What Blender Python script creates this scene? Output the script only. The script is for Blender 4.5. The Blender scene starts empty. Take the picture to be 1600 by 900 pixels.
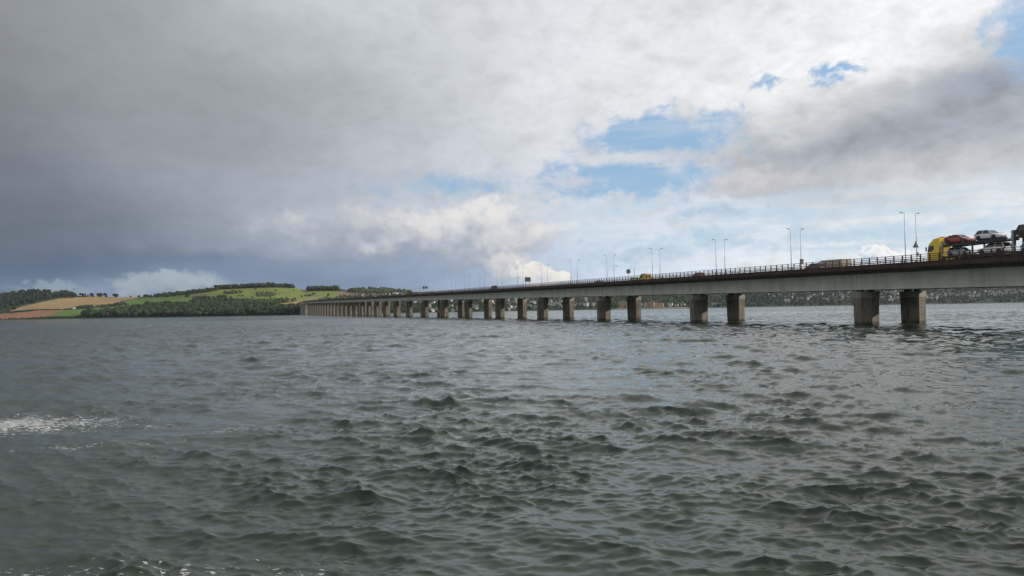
import bpy, math, random
import numpy as np
from mathutils import Vector, Matrix

R = math.radians
random.seed(7)
rng = np.random.default_rng(11)
sc = bpy.context.scene
col = sc.collection

# ------------------------------------------------------------------ camera
CAM_H = 3.65
F = 1200.0                      # focal length in units of a 1600 wide frame
cam_d = bpy.data.cameras.new('camera')
cam = bpy.data.objects.new('camera', cam_d)
col.objects.link(cam)
cam_d.sensor_width = 36.0
cam_d.lens = 36.0 * F / 1600.0
cam_d.clip_start = 0.2
cam_d.clip_end = 60000.0
PITCH, ROLL = 1.64, 0.95
cam.matrix_world = (Matrix.Translation((0, 0, CAM_H)) @ Matrix.Rotation(R(90 + PITCH), 4, 'X')
                    @ Matrix.Rotation(R(-ROLL), 4, 'Z'))
sc.camera = cam

# ------------------------------------------------------------------ view, engine
sc.render.engine = 'CYCLES'
sc.view_settings.view_transform = 'Standard'
sc.view_settings.look = 'None'
sc.view_settings.gamma = 1.0
sc.view_settings.use_curve_mapping = False
sc.view_settings.exposure = 0.0
sc.cycles.max_bounces = 6
sc.cycles.diffuse_bounces = 2
sc.cycles.glossy_bounces = 3
sc.cycles.transmission_bounces = 3
sc.cycles.volume_bounces = 0
sc.cycles.use_denoising = True
try:
    sc.cycles.denoiser = 'OPENIMAGEDENOISE'
except Exception:
    pass
sc.cycles.caustics_reflective = False
sc.cycles.caustics_refractive = False

# sun: low, from beyond the bridge (about 75 degrees right of the view axis)
SUN_AZ, SUN_EL = 83.0, 21.0
sd = bpy.data.lights.new('sun', 'SUN')
sd.energy = 5.0
sd.angle = R(0.5)
sd.color = (1.0, 0.90, 0.76)
sun = bpy.data.objects.new('sun', sd)
col.objects.link(sun)
sdir = Vector((math.sin(R(SUN_AZ)) * math.cos(R(SUN_EL)), math.cos(R(SUN_AZ)) * math.cos(R(SUN_EL)), math.sin(R(SUN_EL))))
sun.rotation_euler = sdir.to_track_quat('Z', 'Y').to_euler()
sun.location = sdir * 500


def lin(*c):
    if len(c) == 1:
        c = (c[0],) * 3
    out = []
    for v in c:
        v = v / 255.0
        out.append(v / 12.92 if v <= 0.04045 else ((v + 0.055) / 1.055) ** 2.4)
    return tuple(out)


# ------------------------------------------------------------------ node expression helper
class NT:
    def __init__(self, tree):
        self.t = tree
        self.n = tree.nodes
        self.l = tree.links

    def node(self, kind, **kw):
        nd = self.n.new(kind)
        for k, v in kw.items():
            setattr(nd, k, v)
        return nd

    def put(self, sock, v):
        if isinstance(v, bpy.types.NodeSocket):
            self.l.new(v, sock)
        else:
            if isinstance(v, (tuple, list)) and len(v) == 3 and sock.type == 'RGBA':
                v = (*v, 1.0)
            sock.default_value = v

    def m(self, op, a, b=None, c=None, clamp=False):
        nd = self.node('ShaderNodeMath', operation=op, use_clamp=clamp)
        self.put(nd.inputs[0], a)
        if b is not None:
            self.put(nd.inputs[1], b)
        if c is not None:
            self.put(nd.inputs[2], c)
        return nd.outputs[0]

    def add(self, a, b): return self.m('ADD', a, b)
    def sub(self, a, b): return self.m('SUBTRACT', a, b)
    def mul(self, a, b): return self.m('MULTIPLY', a, b)
    def div(self, a, b): return self.m('DIVIDE', a, b)
    def mad(self, a, b, c): return self.m('MULTIPLY_ADD', a, b, c)
    def max(self, a, b): return self.m('MAXIMUM', a, b)
    def min(self, a, b): return self.m('MINIMUM', a, b)

    def step(self, v, lo, hi, a=0.0, b=1.0):
        nd = self.node('ShaderNodeMapRange', interpolation_type='SMOOTHSTEP')
        self.put(nd.inputs['Value'], v)
        nd.inputs['From Min'].default_value = lo
        nd.inputs['From Max'].default_value = hi
        nd.inputs['To Min'].default_value = a
        nd.inputs['To Max'].default_value = b
        return nd.outputs[0]

    def lerp(self, v, lo, hi, a=0.0, b=1.0):
        nd = self.node('ShaderNodeMapRange')
        self.put(nd.inputs['Value'], v)
        nd.inputs['From Min'].default_value = lo
        nd.inputs['From Max'].default_value = hi
        nd.inputs['To Min'].default_value = a
        nd.inputs['To Max'].default_value = b
        return nd.outputs[0]

    def xyz(self, x, y, z):
        nd = self.node('ShaderNodeCombineXYZ')
        for i, v in enumerate((x, y, z)):
            self.put(nd.inputs[i], v)
        return nd.outputs[0]

    def split(self, v):
        nd = self.node('ShaderNodeSeparateXYZ')
        self.put(nd.inputs[0], v)
        return nd.outputs

    def vmul(self, v, s):
        nd = self.node('ShaderNodeVectorMath', operation='MULTIPLY')
        self.put(nd.inputs[0], v)
        nd.inputs[1].default_value = s
        return nd.outputs[0]

    def noise(self, vec, scale=1.0, detail=4.0, rough=0.5, dist=0.0, lac=2.0, color=False):
        nd = self.node('ShaderNodeTexNoise', noise_dimensions='3D')
        self.put(nd.inputs['Vector'], vec)
        nd.inputs['Scale'].default_value = scale
        nd.inputs['Detail'].default_value = detail
        nd.inputs['Roughness'].default_value = rough
        nd.inputs['Lacunarity'].default_value = lac
        nd.inputs['Distortion'].default_value = dist
        return nd.outputs['Color' if color else 'Fac']

    def mix(self, f, a, b, blend='MIX'):
        nd = self.node('ShaderNodeMix', data_type='RGBA', blend_type=blend)
        self.put(nd.inputs['Factor'], f)
        self.put(nd.inputs[6], a)
        self.put(nd.inputs[7], b)
        return nd.outputs[2]

    def ramp(self, v, stops, interp='LINEAR'):
        nd = self.node('ShaderNodeValToRGB')
        self.put(nd.inputs[0], v)
        cr = nd.color_ramp
        cr.interpolation = interp
        while len(cr.elements) < len(stops):
            cr.elements.new(0.5)
        for e, (p, c) in zip(cr.elements, stops):
            e.position = p
        for e, (p, c) in zip(cr.elements, stops):
            e.color = (*c, 1.0) if len(c) == 3 else c
        return nd.outputs[0]


# ------------------------------------------------------------------ sky: broken cloud over a Nishita sky
def bear(x, y):
    """bearing and elevation in degrees of a point surveyed on a 1600 x 900 picture plane"""
    cr, sr = math.cos(R(ROLL)), math.sin(R(ROLL))
    u, v = (x - 800.0), (450.0 - y)
    u, v = u * cr + v * sr, -u * sr + v * cr
    cp, sp = math.cos(R(PITCH)), math.sin(R(PITCH))
    fy, fz = F * cp - v * sp, F * sp + v * cp
    return math.degrees(math.atan2(u, fy)), math.degrees(math.atan2(fz, math.hypot(u, fy)))


def build_sky():
    w = bpy.data.worlds.new('World')
    sc.world = w
    w.use_nodes = True
    w.cycles.sampling_method = 'MANUAL'
    w.cycles.sample_map_resolution = 512
    t = NT(w.node_tree)
    t.n.clear()
    sky = t.node('ShaderNodeTexSky', sky_type='NISHITA', sun_disc=False)
    sky.sun_elevation = R(SUN_EL)
    sky.sun_rotation = R(SUN_AZ)
    sky.altitude = 0
    sky.air_density = 1.0
    sky.dust_density = 0.6
    sky.ozone_density = 1.6
    tc = t.node('ShaderNodeTexCoord')
    d = tc.outputs['Generated']
    x, y, z = t.split(d)
    az = t.mul(t.m('ARCTAN2', x, y), 57.29578)
    el = t.mul(t.m('ARCSINE', z), 57.29578)
    # cloud-deck coordinates (a flat layer seen in perspective) and direction coordinates
    zz = t.add(t.max(z, 0.0), 0.10)
    deck = t.xyz(t.div(x, zz), t.div(y, zz), 0.0)
    ae = t.xyz(t.mul(az, 0.1), t.mul(el, 0.19), 0.0)
    ae2 = t.xyz(t.mul(az, 0.1), t.mul(el, 0.15), 3.7)
    wn = t.split(t.noise(ae, 0.9, 4, 0.55, color=True))
    wn2 = t.split(t.noise(ae2, 3.0, 4, 0.6, color=True))
    azw = t.add(az, t.add(t.mul(t.sub(wn[0], 0.5), 9.0), t.mul(t.sub(wn2[0], 0.5), 3.0)))
    elw = t.add(el, t.add(t.mul(t.sub(wn[1], 0.5), 4.0), t.mul(t.sub(wn2[1], 0.5), 1.6)))
    # slow tone of the cloud deck: heavy shower cloud to the left, bright broken cloud to the right
    rows = [
        (-250, [190, 190, 191, 192, 194, 198, 202, 206, 208, 212, 214, 215, 218, 220, 222, 222, 220], 2),
        (0,   [150, 157, 164, 174, 187, 202, 210, 209, 212, 227, 218, 213, 222, 232, 236, 234, 228], 3),
        (75,  [147, 154, 160, 168, 176, 187, 197, 206, 215, 226, 224, 223, 229, 236, 240, 238, 228], 3),
        (150, [138, 149, 155, 158, 163, 169, 182, 200, 216, 224, 226, 228, 233, 235, 231, 210, 180], 3),
        (200, [128, 142, 152, 157, 162, 171, 185, 201, 215, 221, 222, 219, 214, 197, 178, 164, 152], 4),
        (250, [124, 139, 150, 156, 165, 179, 191, 202, 212, 218, 214, 192, 178, 168, 165, 168, 170], 5),
        (300, [118, 131, 145, 156, 171, 183, 190, 198, 206, 214, 220, 210, 188, 178, 190, 198, 186], 7),
        (340, [114, 124, 138, 152, 172, 187, 196, 204, 209, 213, 218, 222, 214, 208, 206, 216, 208], 8),
        (375, [110, 118, 132, 147, 162, 172, 180, 190, 199, 214, 221, 227, 227, 225, 224, 226, 224], 12),
        (405, [104, 111, 119, 128, 138, 146, 154, 168, 190, 213, 222, 230, 232, 232, 232, 232, 232], 20),
        (440, [116, 130, 143, 146, 136, 134, 141, 157, 189, 214, 224, 231, 233, 233, 233, 233, 233], 24),
        (480, [150, 156, 160, 158, 150, 150, 155, 170, 195, 215, 224, 230, 232, 232, 232, 232, 232], 15),
    ]
    fac = t.lerp(azw, -60, 60)
    cols = []
    for yy, Ls, b in rows:
        stops = [(0.0, lin(204, 206, 209)), ((-46 + 60) / 120, lin(Ls[0] - b * 0.7, Ls[0], Ls[0] + b * 0.9))]
        for k, L in enumerate(Ls):
            a = bear(k * 100, max(yy, 0))[0]
            bb = (b + 3.0) if k < 8 else (b + 1) * max(0.0, 0.8 - (k - 8) * 0.2) - (-1.2 if yy < 320 else -3.5)
            bb += max(0.0, 205 - L) * 0.20 if k > 9 else 0.0
            stops.append(((a + 60) / 120, lin(L - bb * 0.75, L - bb * 0.05, L + bb * 0.95)))
        stops.append((1.0, lin(214, 215, 216)))
        cols.append((bear(800, yy)[1], t.ramp(fac, stops, 'B_SPLINE')))
    c = cols[0][1]
    for (e1, c1), (e0, _) in zip(cols[1:], cols[:-1]):
        c = t.mix(t.step(elw, e0, e1), c, c1)          # e0 > e1: going down
    # cloud relief
    n_deck = t.noise(deck, 1.3, 10, 0.62, 0.8)
    n_ae = t.noise(ae, 2.6, 9, 0.62, 0.6)
    n_b = t.noise(t.xyz(t.mul(az, 0.1), t.mul(el, 0.15), 61.0), 3.6, 7, 0.56, 0.3)
    bil = t.m('ABSOLUTE', t.mad(n_b, 2.0, -1.0))
    relief = t.add(t.add(t.mul(t.sub(n_deck, 0.5), 0.5), t.mul(t.sub(n_ae, 0.5), 0.8)), t.mul(t.sub(0.17, bil), 0.75))
    amp = t.lerp(az, -30, 25, 0.16, 0.58)
    gain = t.add(t.lerp(az, -20, 15, 1.0, 1.05), t.mul(relief, amp))
    cl = t.node('ShaderNodeVectorMath', operation='SCALE')
    t.put(cl.inputs[0], c)
    t.put(cl.inputs['Scale'], gain)
    cloud = cl.outputs[0]
    lw = t.split(t.noise(t.xyz(t.mul(az, 0.1), t.mul(el, 0.12), 41.0), 11.0, 5, 0.55, 0.2, color=True))
    azc = t.add(az, t.mul(t.sub(lw[0], 0.5), 2.6))
    elc = t.add(el, t.mul(t.sub(lw[1], 0.5), 2.0))
    lw2 = t.split(t.noise(t.xyz(t.mul(az, 0.1), t.mul(el, 0.12), 51.0), 5.0, 7, 0.62, 0.3, color=True))
    azg = t.add(az, t.mul(t.sub(lw2[0], 0.5), 7.0))
    elg = t.add(el, t.mul(t.sub(lw2[1], 0.5), 4.2))
    # openings to the blue
    n_gap = t.noise(ae2, 4.6, 9, 0.66, 0.5)
    n_gap2 = t.noise(ae, 1.6, 3, 0.5)
    gapn = t.add(t.mul(t.sub(n_gap, 0.5), 1.1), t.mul(t.sub(n_gap2, 0.5), 0.3))
    g = None
    for (gx, gy, rx, ry, tilt, wgt) in ((1030, 214, 165, 50, -0.05, 1.12), (985, 276, 205, 46, 0, 0.86), (1195, 127, 32, 13, 0, 0.5),
                                        (1305, 114, 44, 24, 0.05, 0.7), (1640, 50, 100, 80, 0, 1.25), (720, 290, 240, 26, 0, 0.42),
                                        (1250, 372, 420, 24, 0, 0.40), (1120, 330, 190, 26, 0, 0.34), (1000, 395, 230, 24, 0, 0.38)):
        a0, e0 = bear(gx, gy)
        kx = F / rx * math.pi / 180
        ky = F / ry * math.pi / 180
        ca, se = math.cos(R(a0)), 1.0
        dx = t.mul(t.sub(azg, a0), kx / ca)
        dy = t.mul(t.sub(elg, e0), ky / ca)
        dd = t.m('SQRT', t.add(t.mul(dx, dx), t.mul(dy, dy)))
        v = t.mul(t.sub(1.0, dd), wgt)
        v = t.max(v, -1.0)
        g = v if g is None else t.max(g, v)
    gap = t.mul(t.step(t.add(g, gapn), 0.0, 0.60), 0.93)
    # high thin streaks crossing the openings
    st = t.noise(t.xyz(t.mul(az, 0.05), t.mul(el, 0.42), 9.1), 2.0, 5, 0.55, 0.5)
    gap = t.mul(gap, t.step(st, 0.46, 0.66, 1.0, 0.72))
    sa, se_ = bear(985, 247)
    sx1 = t.mul(t.sub(az, sa), 1 / 5.6)
    sy1 = t.mul(t.sub(t.add(el, t.mul(t.sub(lw[1], 0.5), 0.7)), se_), 1 / 0.62)
    streak = t.step(t.m('SQRT', t.add(t.mul(sx1, sx1), t.mul(sy1, sy1))), 1.15, 0.35)
    gap = t.mul(gap, t.sub(1.0, t.mul(streak, 0.8)))
    skyc = t.vmul(sky.outputs[0], (1.0, 1.0, 1.0))
    S = 0.1
    cloud10 = t.vmul(cloud, (1 / S,) * 3)
    blue = t.mix(0.62, skyc, tuple(v / S for v in lin(150, 194, 236)))
    out = t.mix(gap, cloud10, blue)
    # thin veil with pale blue showing through, low on the right
    vn = t.noise(t.xyz(t.mul(az, 0.06), t.mul(el, 0.55), 4.4), 1.6, 6, 0.58, 0.5)
    veil = t.mul(t.mul(t.step(az, 1.0, 9.0), t.step(el, 9.0, 7.0)), t.step(vn, 0.42, 0.64, 0.12, 0.72))
    out = t.mix(veil, out, tuple(v / S for v in lin(188, 214, 231)))
    # cumulus banks near the horizon: bright heads, blue-grey bases
    n_c = t.noise(t.xyz(t.mul(az, 0.1), t.mul(el, 0.12), 21.0), 9.0, 8, 0.60, 0.3)
    n_c2 = t.noise(t.xyz(t.mul(az, 0.1), t.mul(el, 0.13), 31.0), 4.2, 4, 0.5)
    cn = t.add(t.mul(t.sub(n_c, 0.5), 0.75), t.mul(t.sub(n_c2, 0.5), 1.3))
    banks = [  # x, y of the centre, half width, half height, head colour, base colour, softness, strength
        (590, 366, 230, 66, (208, 209, 212), (142, 153, 172), 0.55, 0.85),
        (735, 368, 185, 66, (232, 230, 228), (152, 163, 182), 0.38, 0.95),
        (905, 285, 62, 20, (222, 219, 220), (190, 198, 212), 0.8, 0.8),
        (800, 416, 50, 38, (230, 226, 223), (172, 181, 194), 0.6, 0.85),
        (832, 424, 34, 24, (246, 241, 232), (205, 206, 212), 0.25, 1.0),
        (858, 432, 34, 20, (250, 244, 234), (214, 214, 218), 0.22, 1.0),
        (1362, 397, 26, 15, (250, 250, 248), (186, 200, 218), 0.2, 1.0),
        (1390, 401, 24, 11, (252, 252, 248), (196, 208, 222), 0.2, 1.0),
        (1500, 402, 45, 8, (240, 240, 238), (205, 214, 224), 0.4, 0.8),
        (255, 442, 110, 26, (168, 182, 190), (146, 160, 172), 0.5, 0.85),
        (90, 452, 90, 14, (150, 164, 176), (138, 152, 166), 0.6, 0.7),
        (1180, 285, 130, 30, (214, 211, 213), (175, 178, 186), 0.7, 0.7),
    ]
    for (bx, by, rx, ry, hc, bc, soft, stg) in banks:
        a0, e0 = bear(bx, by)
        ca = math.cos(R(a0))
        dx = t.mul(t.sub(azc, a0), F / rx * math.pi / 180 / ca)
        dy = t.mul(t.sub(elc, e0), F / ry * math.pi / 180 / ca)
        dd = t.m('SQRT', t.add(t.mul(dx, dx), t.mul(dy, dy)))
        v = t.add(t.sub(1.0, dd), t.mul(cn, 0.8))
        mk = t.mul(t.step(v, 0.10, 0.10 + soft), stg)
        hl = t.step(t.add(t.add(t.mul(dy, 0.9), t.mul(dx, 0.25)), t.mul(cn, 1.0)), -0.75, 0.7)
        cc = t.mix(hl, tuple(k / S for k in lin(*bc)), tuple(k / S for k in lin(*hc)))
        out = t.mix(mk, out, cc)
    # below the horizon: dim water tone
    out = t.mix(t.step(el, -1.5, -0.2), tuple(k / S for k in lin(110, 116, 118)), out)
    bg = t.node('ShaderNodeBackground')
    t.l.new(out, bg.inputs['Color'])
    bg.inputs['Strength'].default_value = S
    ow = t.node('ShaderNodeOutputWorld')
    t.l.new(bg.outputs[0], ow.inputs['Surface'])


build_sky()


# ------------------------------------------------------------------ materials
MATS = {}


def principled(name, base, rough=0.7, metal=0.0, spec=0.5, var=0.0, vscale=1.0, vstretch=(1, 1, 1), bump=0.0, bscale=10.0,
               tint=None, coords='Object', detail=5, coat=0.0):
    """plain painted/concrete/cloth surface: base colour broken up by noise, fine relief"""
    m = bpy.data.materials.new(name)
    m.use_nodes = True
    t = NT(m.node_tree)
    p = t.n['Principled BSDF']
    p.inputs['Roughness'].default_value = rough
    p.inputs['Metallic'].default_value = metal
    p.inputs['Specular IOR Level'].default_value = spec
    p.inputs['Coat Weight'].default_value = coat
    if var > 0:
        tc = t.node('ShaderNodeTexCoord')
        v = t.vmul(tc.outputs[coords], vstretch)
        n = t.noise(v, vscale, detail, 0.6)
        n2 = t.noise(v, vscale * 6.3, 4, 0.6)
        f = t.add(t.mul(n, 0.65), t.mul(n2, 0.35))
        dark = tuple(c * (1 - var) for c in base)
        lite = tuple(min(1.0, c * (1 + var)) for c in (tint or base))
        c = t.mix(t.step(f, 0.30, 0.70), dark, lite)
        t.l.new(c, p.inputs['Base Color'])
        if bump > 0:
            b = t.node('ShaderNodeBump')
            b.inputs['Strength'].default_value = bump
            b.inputs['Distance'].default_value = 0.05
            t.l.new(t.noise(v, bscale, 4, 0.6), b.inputs['Height'])
            t.l.new(b.outputs[0], p.inputs['Normal'])
    else:
        p.inputs['Base Color'].default_value = (*base, 1)
    MATS[name] = m
    return m


# ------------------------------------------------------------------ mesh helper
class MB:
    def __init__(self):
        self.v, self.f = [], []

    def poly(self, pts):
        b = len(self.v)
        self.v += [tuple(p) for p in pts]
        self.f.append(tuple(range(b, b + len(pts))))
        return self

    def box(self, x0, x1, y0, y1, z0, z1, M=None):
        b = len(self.v)
        pts = [(x0, y0, z0), (x1, y0, z0), (x1, y1, z0), (x0, y1, z0), (x0, y0, z1), (x1, y0, z1), (x1, y1, z1), (x0, y1, z1)]
        if M is not None:
            pts = [tuple(M @ Vector(p)) for p in pts]
        self.v += pts
        for q in ((0, 3, 2, 1), (4, 5, 6, 7), (0, 1, 5, 4), (1, 2, 6, 5), (2, 3, 7, 6), (3, 0, 4, 7)):
            self.f.append(tuple(b + i for i in q))
        return self

    def loft(self, rings, cap=True):
        b = len(self.v)
        n = len(rings[0])
        for r in rings:
            self.v += [tuple(p) for p in r]
        for i in range(len(rings) - 1):
            for k in range(n):
                k2 = (k + 1) % n
                self.f.append((b + i * n + k, b + i * n + k2, b + (i + 1) * n + k2, b + (i + 1) * n + k))
        if cap:
            self.f.append(tuple(b + k for k in reversed(range(n))))
            e = b + (len(rings) - 1) * n
            self.f.append(tuple(e + k for k in range(n)))
        return self

    def tube(self, p0, p1, r0, r1=None, n=8):
        r1 = r0 if r1 is None else r1
        p0, p1 = Vector(p0), Vector(p1)
        ax = (p1 - p0).normalized()
        q = ax.orthogonal().normalized()
        w = ax.cross(q)
        rings = []
        for p, r in ((p0, r0), (p1, r1)):
            rings.append([p + (q * math.cos(a) + w * math.sin(a)) * r for a in [2 * math.pi * k / n for k in range(n)]])
        return self.loft(rings)

    def mesh(self, name, mat=None, smooth=False):
        me = bpy.data.meshes.new(name)
        me.from_pydata(self.v, [], self.f)
        me.update()
        if mat is not None:
            me.materials.append(mat)
        if smooth:
            me.polygons.foreach_set('use_smooth', [True] * len(me.polygons))
        return me


def link(name, me, parent=None, loc=None, rot=None):
    o = bpy.data.objects.new(name, me)
    col.objects.link(o)
    o.parent = parent
    if loc is not None:
        o.location = loc
    if rot is not None:
        o.rotation_euler = rot
    return o


def part(name, mb, mat, parent, smooth=False, loc=None, rot=None):
    return link(name, mb.mesh(name, mat, smooth), parent, loc, rot)


def tag(o, label=None, cat=None, group=None, kind=None):
    if label:
        o['label'] = label
    if cat:
        o['category'] = cat
    if group:
        o['group'] = group
    if kind:
        o['kind'] = kind
    return o


def copy_tree(o, parent=None):
    c = o.copy()
    col.objects.link(c)
    c.parent = parent
    for ch in o.children:
        copy_tree(ch, c)
    return c


def np_mesh(name, V, Q, mat, smooth=True):
    me = bpy.data.meshes.new(name)
    V = np.asarray(V, dtype=np.float32)
    Q = np.asarray(Q, dtype=np.int32)
    k = Q.shape[1]
    me.vertices.add(len(V))
    me.vertices.foreach_set('co', V.ravel())
    me.loops.add(Q.size)
    me.loops.foreach_set('vertex_index', Q.ravel())
    me.polygons.add(len(Q))
    me.polygons.foreach_set('loop_start', np.arange(0, Q.size, k, dtype=np.int32))
    if smooth:
        me.polygons.foreach_set('use_smooth', np.ones(len(Q), dtype=bool))
    if mat is not None:
        me.materials.append(mat)
    me.update(calc_edges=True)
    me.validate()
    return me


# ------------------------------------------------------------------ water
def ocean_band(N, L, lmin, lmax, seed, wind, amp, kp):
    r = np.random.default_rng(seed)
    k1 = np.fft.fftfreq(N, d=L / N) * 2 * np.pi
    KX, KY = np.meshgrid(k1, k1, indexing='ij')
    K = np.hypot(KX, KY)
    K[0, 0] = 1e-6
    c = (KX * wind[0] + KY * wind[1]) / K
    P = np.exp(-(kp / K) ** 2) / K ** 4 * (0.07 + 0.93 * np.abs(c) ** 4) * np.where(c < 0, 0.35, 1.0)
    lam = 2 * np.pi / K
    P = np.where((lam >= lmin) & (lam < lmax), P, 0.0)
    dk = 2 * np.pi / L
    H = (r.normal(size=(N, N)) + 1j * r.normal(size=(N, N))) * np.sqrt(P * amp) * dk * N * N
    h = np.fft.ifft2(H).real
    dx = np.fft.ifft2(-1j * KX / K * H).real
    dy = np.fft.ifft2(-1j * KY / K * H).real
    return h, dx, dy


def sample(A, x, y, L, ang):
    N = A[0].shape[0]
    ca, sa = math.cos(ang), math.sin(ang)
    u = ((x * ca + y * sa) / L * N) % N
    v = ((-x * sa + y * ca) / L * N) % N
    i0 = np.floor(u).astype(int) % N
    j0 = np.floor(v).astype(int) % N
    fu, fv = u - np.floor(u), v - np.floor(v)
    i1, j1 = (i0 + 1) % N, (j0 + 1) % N
    out = []
    for a in A:
        out.append(a[i0, j0] * (1 - fu) * (1 - fv) + a[i1, j0] * fu * (1 - fv) + a[i0, j1] * (1 - fu) * fv + a[i1, j1] * fu * fv)
    h, dx, dy = out
    return h, dx * ca - dy * sa, dx * sa + dy * ca


def vnoise(x, y, seed):
    r = np.random.default_rng(seed)
    T = r.random((256, 256))
    i, j = np.floor(x).astype(int), np.floor(y).astype(int)
    fx, fy = x - i, y - j
    fx, fy = fx * fx * (3 - 2 * fx), fy * fy * (3 - 2 * fy)
    i, j = i % 256, j % 256
    i1, j1 = (i + 1) % 256, (j + 1) % 256
    return T[i, j] * (1 - fx) * (1 - fy) + T[i1, j] * fx * (1 - fy) + T[i, j1] * (1 - fx) * fy + T[i1, j1] * fx * fy


def water_material():
    m = bpy.data.materials.new('estuary_water')
    m.use_nodes = True
    t = NT(m.node_tree)
    p = t.n['Principled BSDF']
    geo = t.node('ShaderNodeNewGeometry')
    pos = geo.outputs['Position']
    x, y, z = t.split(pos)
    flat = t.xyz(x, y, 0.0)
    # ripples finer than the mesh, stretched along the crests
    a = R(-14)
    ca, sa = math.cos(a), math.sin(a)
    u = t.add(t.mul(x, ca), t.mul(y, sa))
    v = t.add(t.mul(x, -sa), t.mul(y, ca))
    n1 = t.noise(t.xyz(t.mul(u, 1.6), t.mul(v, 3.6), 0.0), 1.0, 6, 0.66, 0.35)
    n1 = t.sub(1.0, t.m('ABSOLUTE', t.mad(n1, 2.0, -1.0)))
    n2 = t.noise(t.xyz(t.mul(u, 0.22), t.mul(v, 0.55), 5.0), 1.0, 6, 0.60, 0.3)
    n3 = t.noise(t.xyz(t.mul(u, 5.0), t.mul(v, 11.0), 2.0), 1.0, 4, 0.62, 0.3)
    n3 = t.sub(1.0, t.m('ABSOLUTE', t.mad(n3, 2.0, -1.0)))
    gust = t.noise(t.xyz(t.mul(x, 0.03), t.mul(y, 0.018), 0.0), 1.0, 3, 0.5)
    dist = t.m('SQRT', t.add(t.mul(x, x), t.mul(y, y)))
    far = t.step(dist, 60, 260)
    hgt = t.add(t.add(t.mul(n1, t.mad(far, 0.138, 0.012)), t.mul(n3, 0.005)), t.mul(t.mul(n2, 1.1), far))
    b = t.node('ShaderNodeBump')
    t.put(b.inputs['Strength'], t.lerp(gust, 0.33, 0.67, 0.35, 1.0))
    b.inputs['Distance'].default_value = 0.60
    t.l.new(hgt, b.inputs['Height'])
    # silt carried in the water
    silt = t.noise(flat, 0.035, 3, 0.5)
    base = t.mix(silt, (0.018, 0.030, 0.020), (0.032, 0.046, 0.031))
    # foam: a torn raft by the left, a fleck line along the quay side, thin threads
    def ell(cx, cy, rx, ry, tilt):
        c2, s2 = math.cos(tilt), math.sin(tilt)
        dx, dy = t.sub(x, cx * 0.936), t.sub(y, cy * 0.936)
        e1 = t.mul(t.add(t.mul(dx, c2), t.mul(dy, s2)), 1 / rx)
        e2 = t.mul(t.add(t.mul(dx, -s2), t.mul(dy, c2)), 1 / ry)
        return t.sub(1.0, t.m('SQRT', t.add(t.mul(e1, e1), t.mul(e2, e2))))
    fn = t.noise(t.xyz(t.mul(u, 1.9), t.mul(v, 3.6), 7.0), 1.0, 7, 0.68, 0.9)
    fn2 = t.noise(t.xyz(t.mul(u, 5.5), t.mul(v, 11.0), 3.0), 1.0, 3, 0.55, 0.5)
    raft = ell(-18.2, 28.4, 4.6, 3.0, 0.03)
    raft2 = ell(-12.7, 27.3, 1.6, 0.75, 0.1)
    edge = ell(-9.5, 25.6, 3.4, 0.8, 0.25)
    edge2 = ell(-13.0, 23.4, 3.2, 0.6, 0.28)
    fq = t.sub(t.mul(t.step(t.add(y, t.mul(t.sub(fn, 0.5), 2.6)), 13.2, 11.0), t.step(x, 2.5, -4.0)), 0.02)
    f1 = t.step(t.add(t.mul(t.max(raft, -0.4), 0.17), t.add(t.mul(fn, 0.55), t.mul(fn2, 0.45))), 0.575, 0.65)
    f2 = t.step(t.add(t.mul(t.max(t.max(raft2, edge), edge2), 0.11), t.add(t.mul(fn, 0.5), t.mul(fn2, 0.5))), 0.60, 0.68)
    f3 = t.step(t.add(t.mul(fq, 0.30), t.sub(t.add(t.mul(fn2, 0.62), t.mul(fn, 0.5)), 0.06)), 0.845, 0.90)
    f1 = t.mul(f1, t.step(raft, -0.25, 0.1))
    f2 = t.mul(f2, t.step(t.max(t.max(raft2, edge), edge2), -0.1, 0.25))
    f3 = t.mul(f3, t.step(fq, 0.05, 0.4))
    # a few breaking crests far out
    wc = t.noise(t.xyz(t.mul(u, 0.10), t.mul(v, 0.30), 11.0), 1.0, 5, 0.66, 0.4)
    f4 = t.mul(t.step(wc, 0.775, 0.80), t.step(dist, 160, 320))
    foam = t.max(t.max(t.mul(f1, 0.75), t.mul(f2, 0.5)), t.max(t.mul(f3, 0.75), t.mul(f4, 0.7)))
    c = t.mix(foam, base, (0.50, 0.52, 0.52))
    t.l.new(c, p.inputs['Base Color'])
    t.put(p.inputs['Roughness'], t.mad(foam, 0.6, t.mad(far, 0.05, 0.05)))
    p.inputs['IOR'].default_value = 1.333
    p.inputs['Specular IOR Level'].default_value = 0.5
    t.l.new(b.outputs[0], p.inputs['Normal'])
    return m


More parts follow.
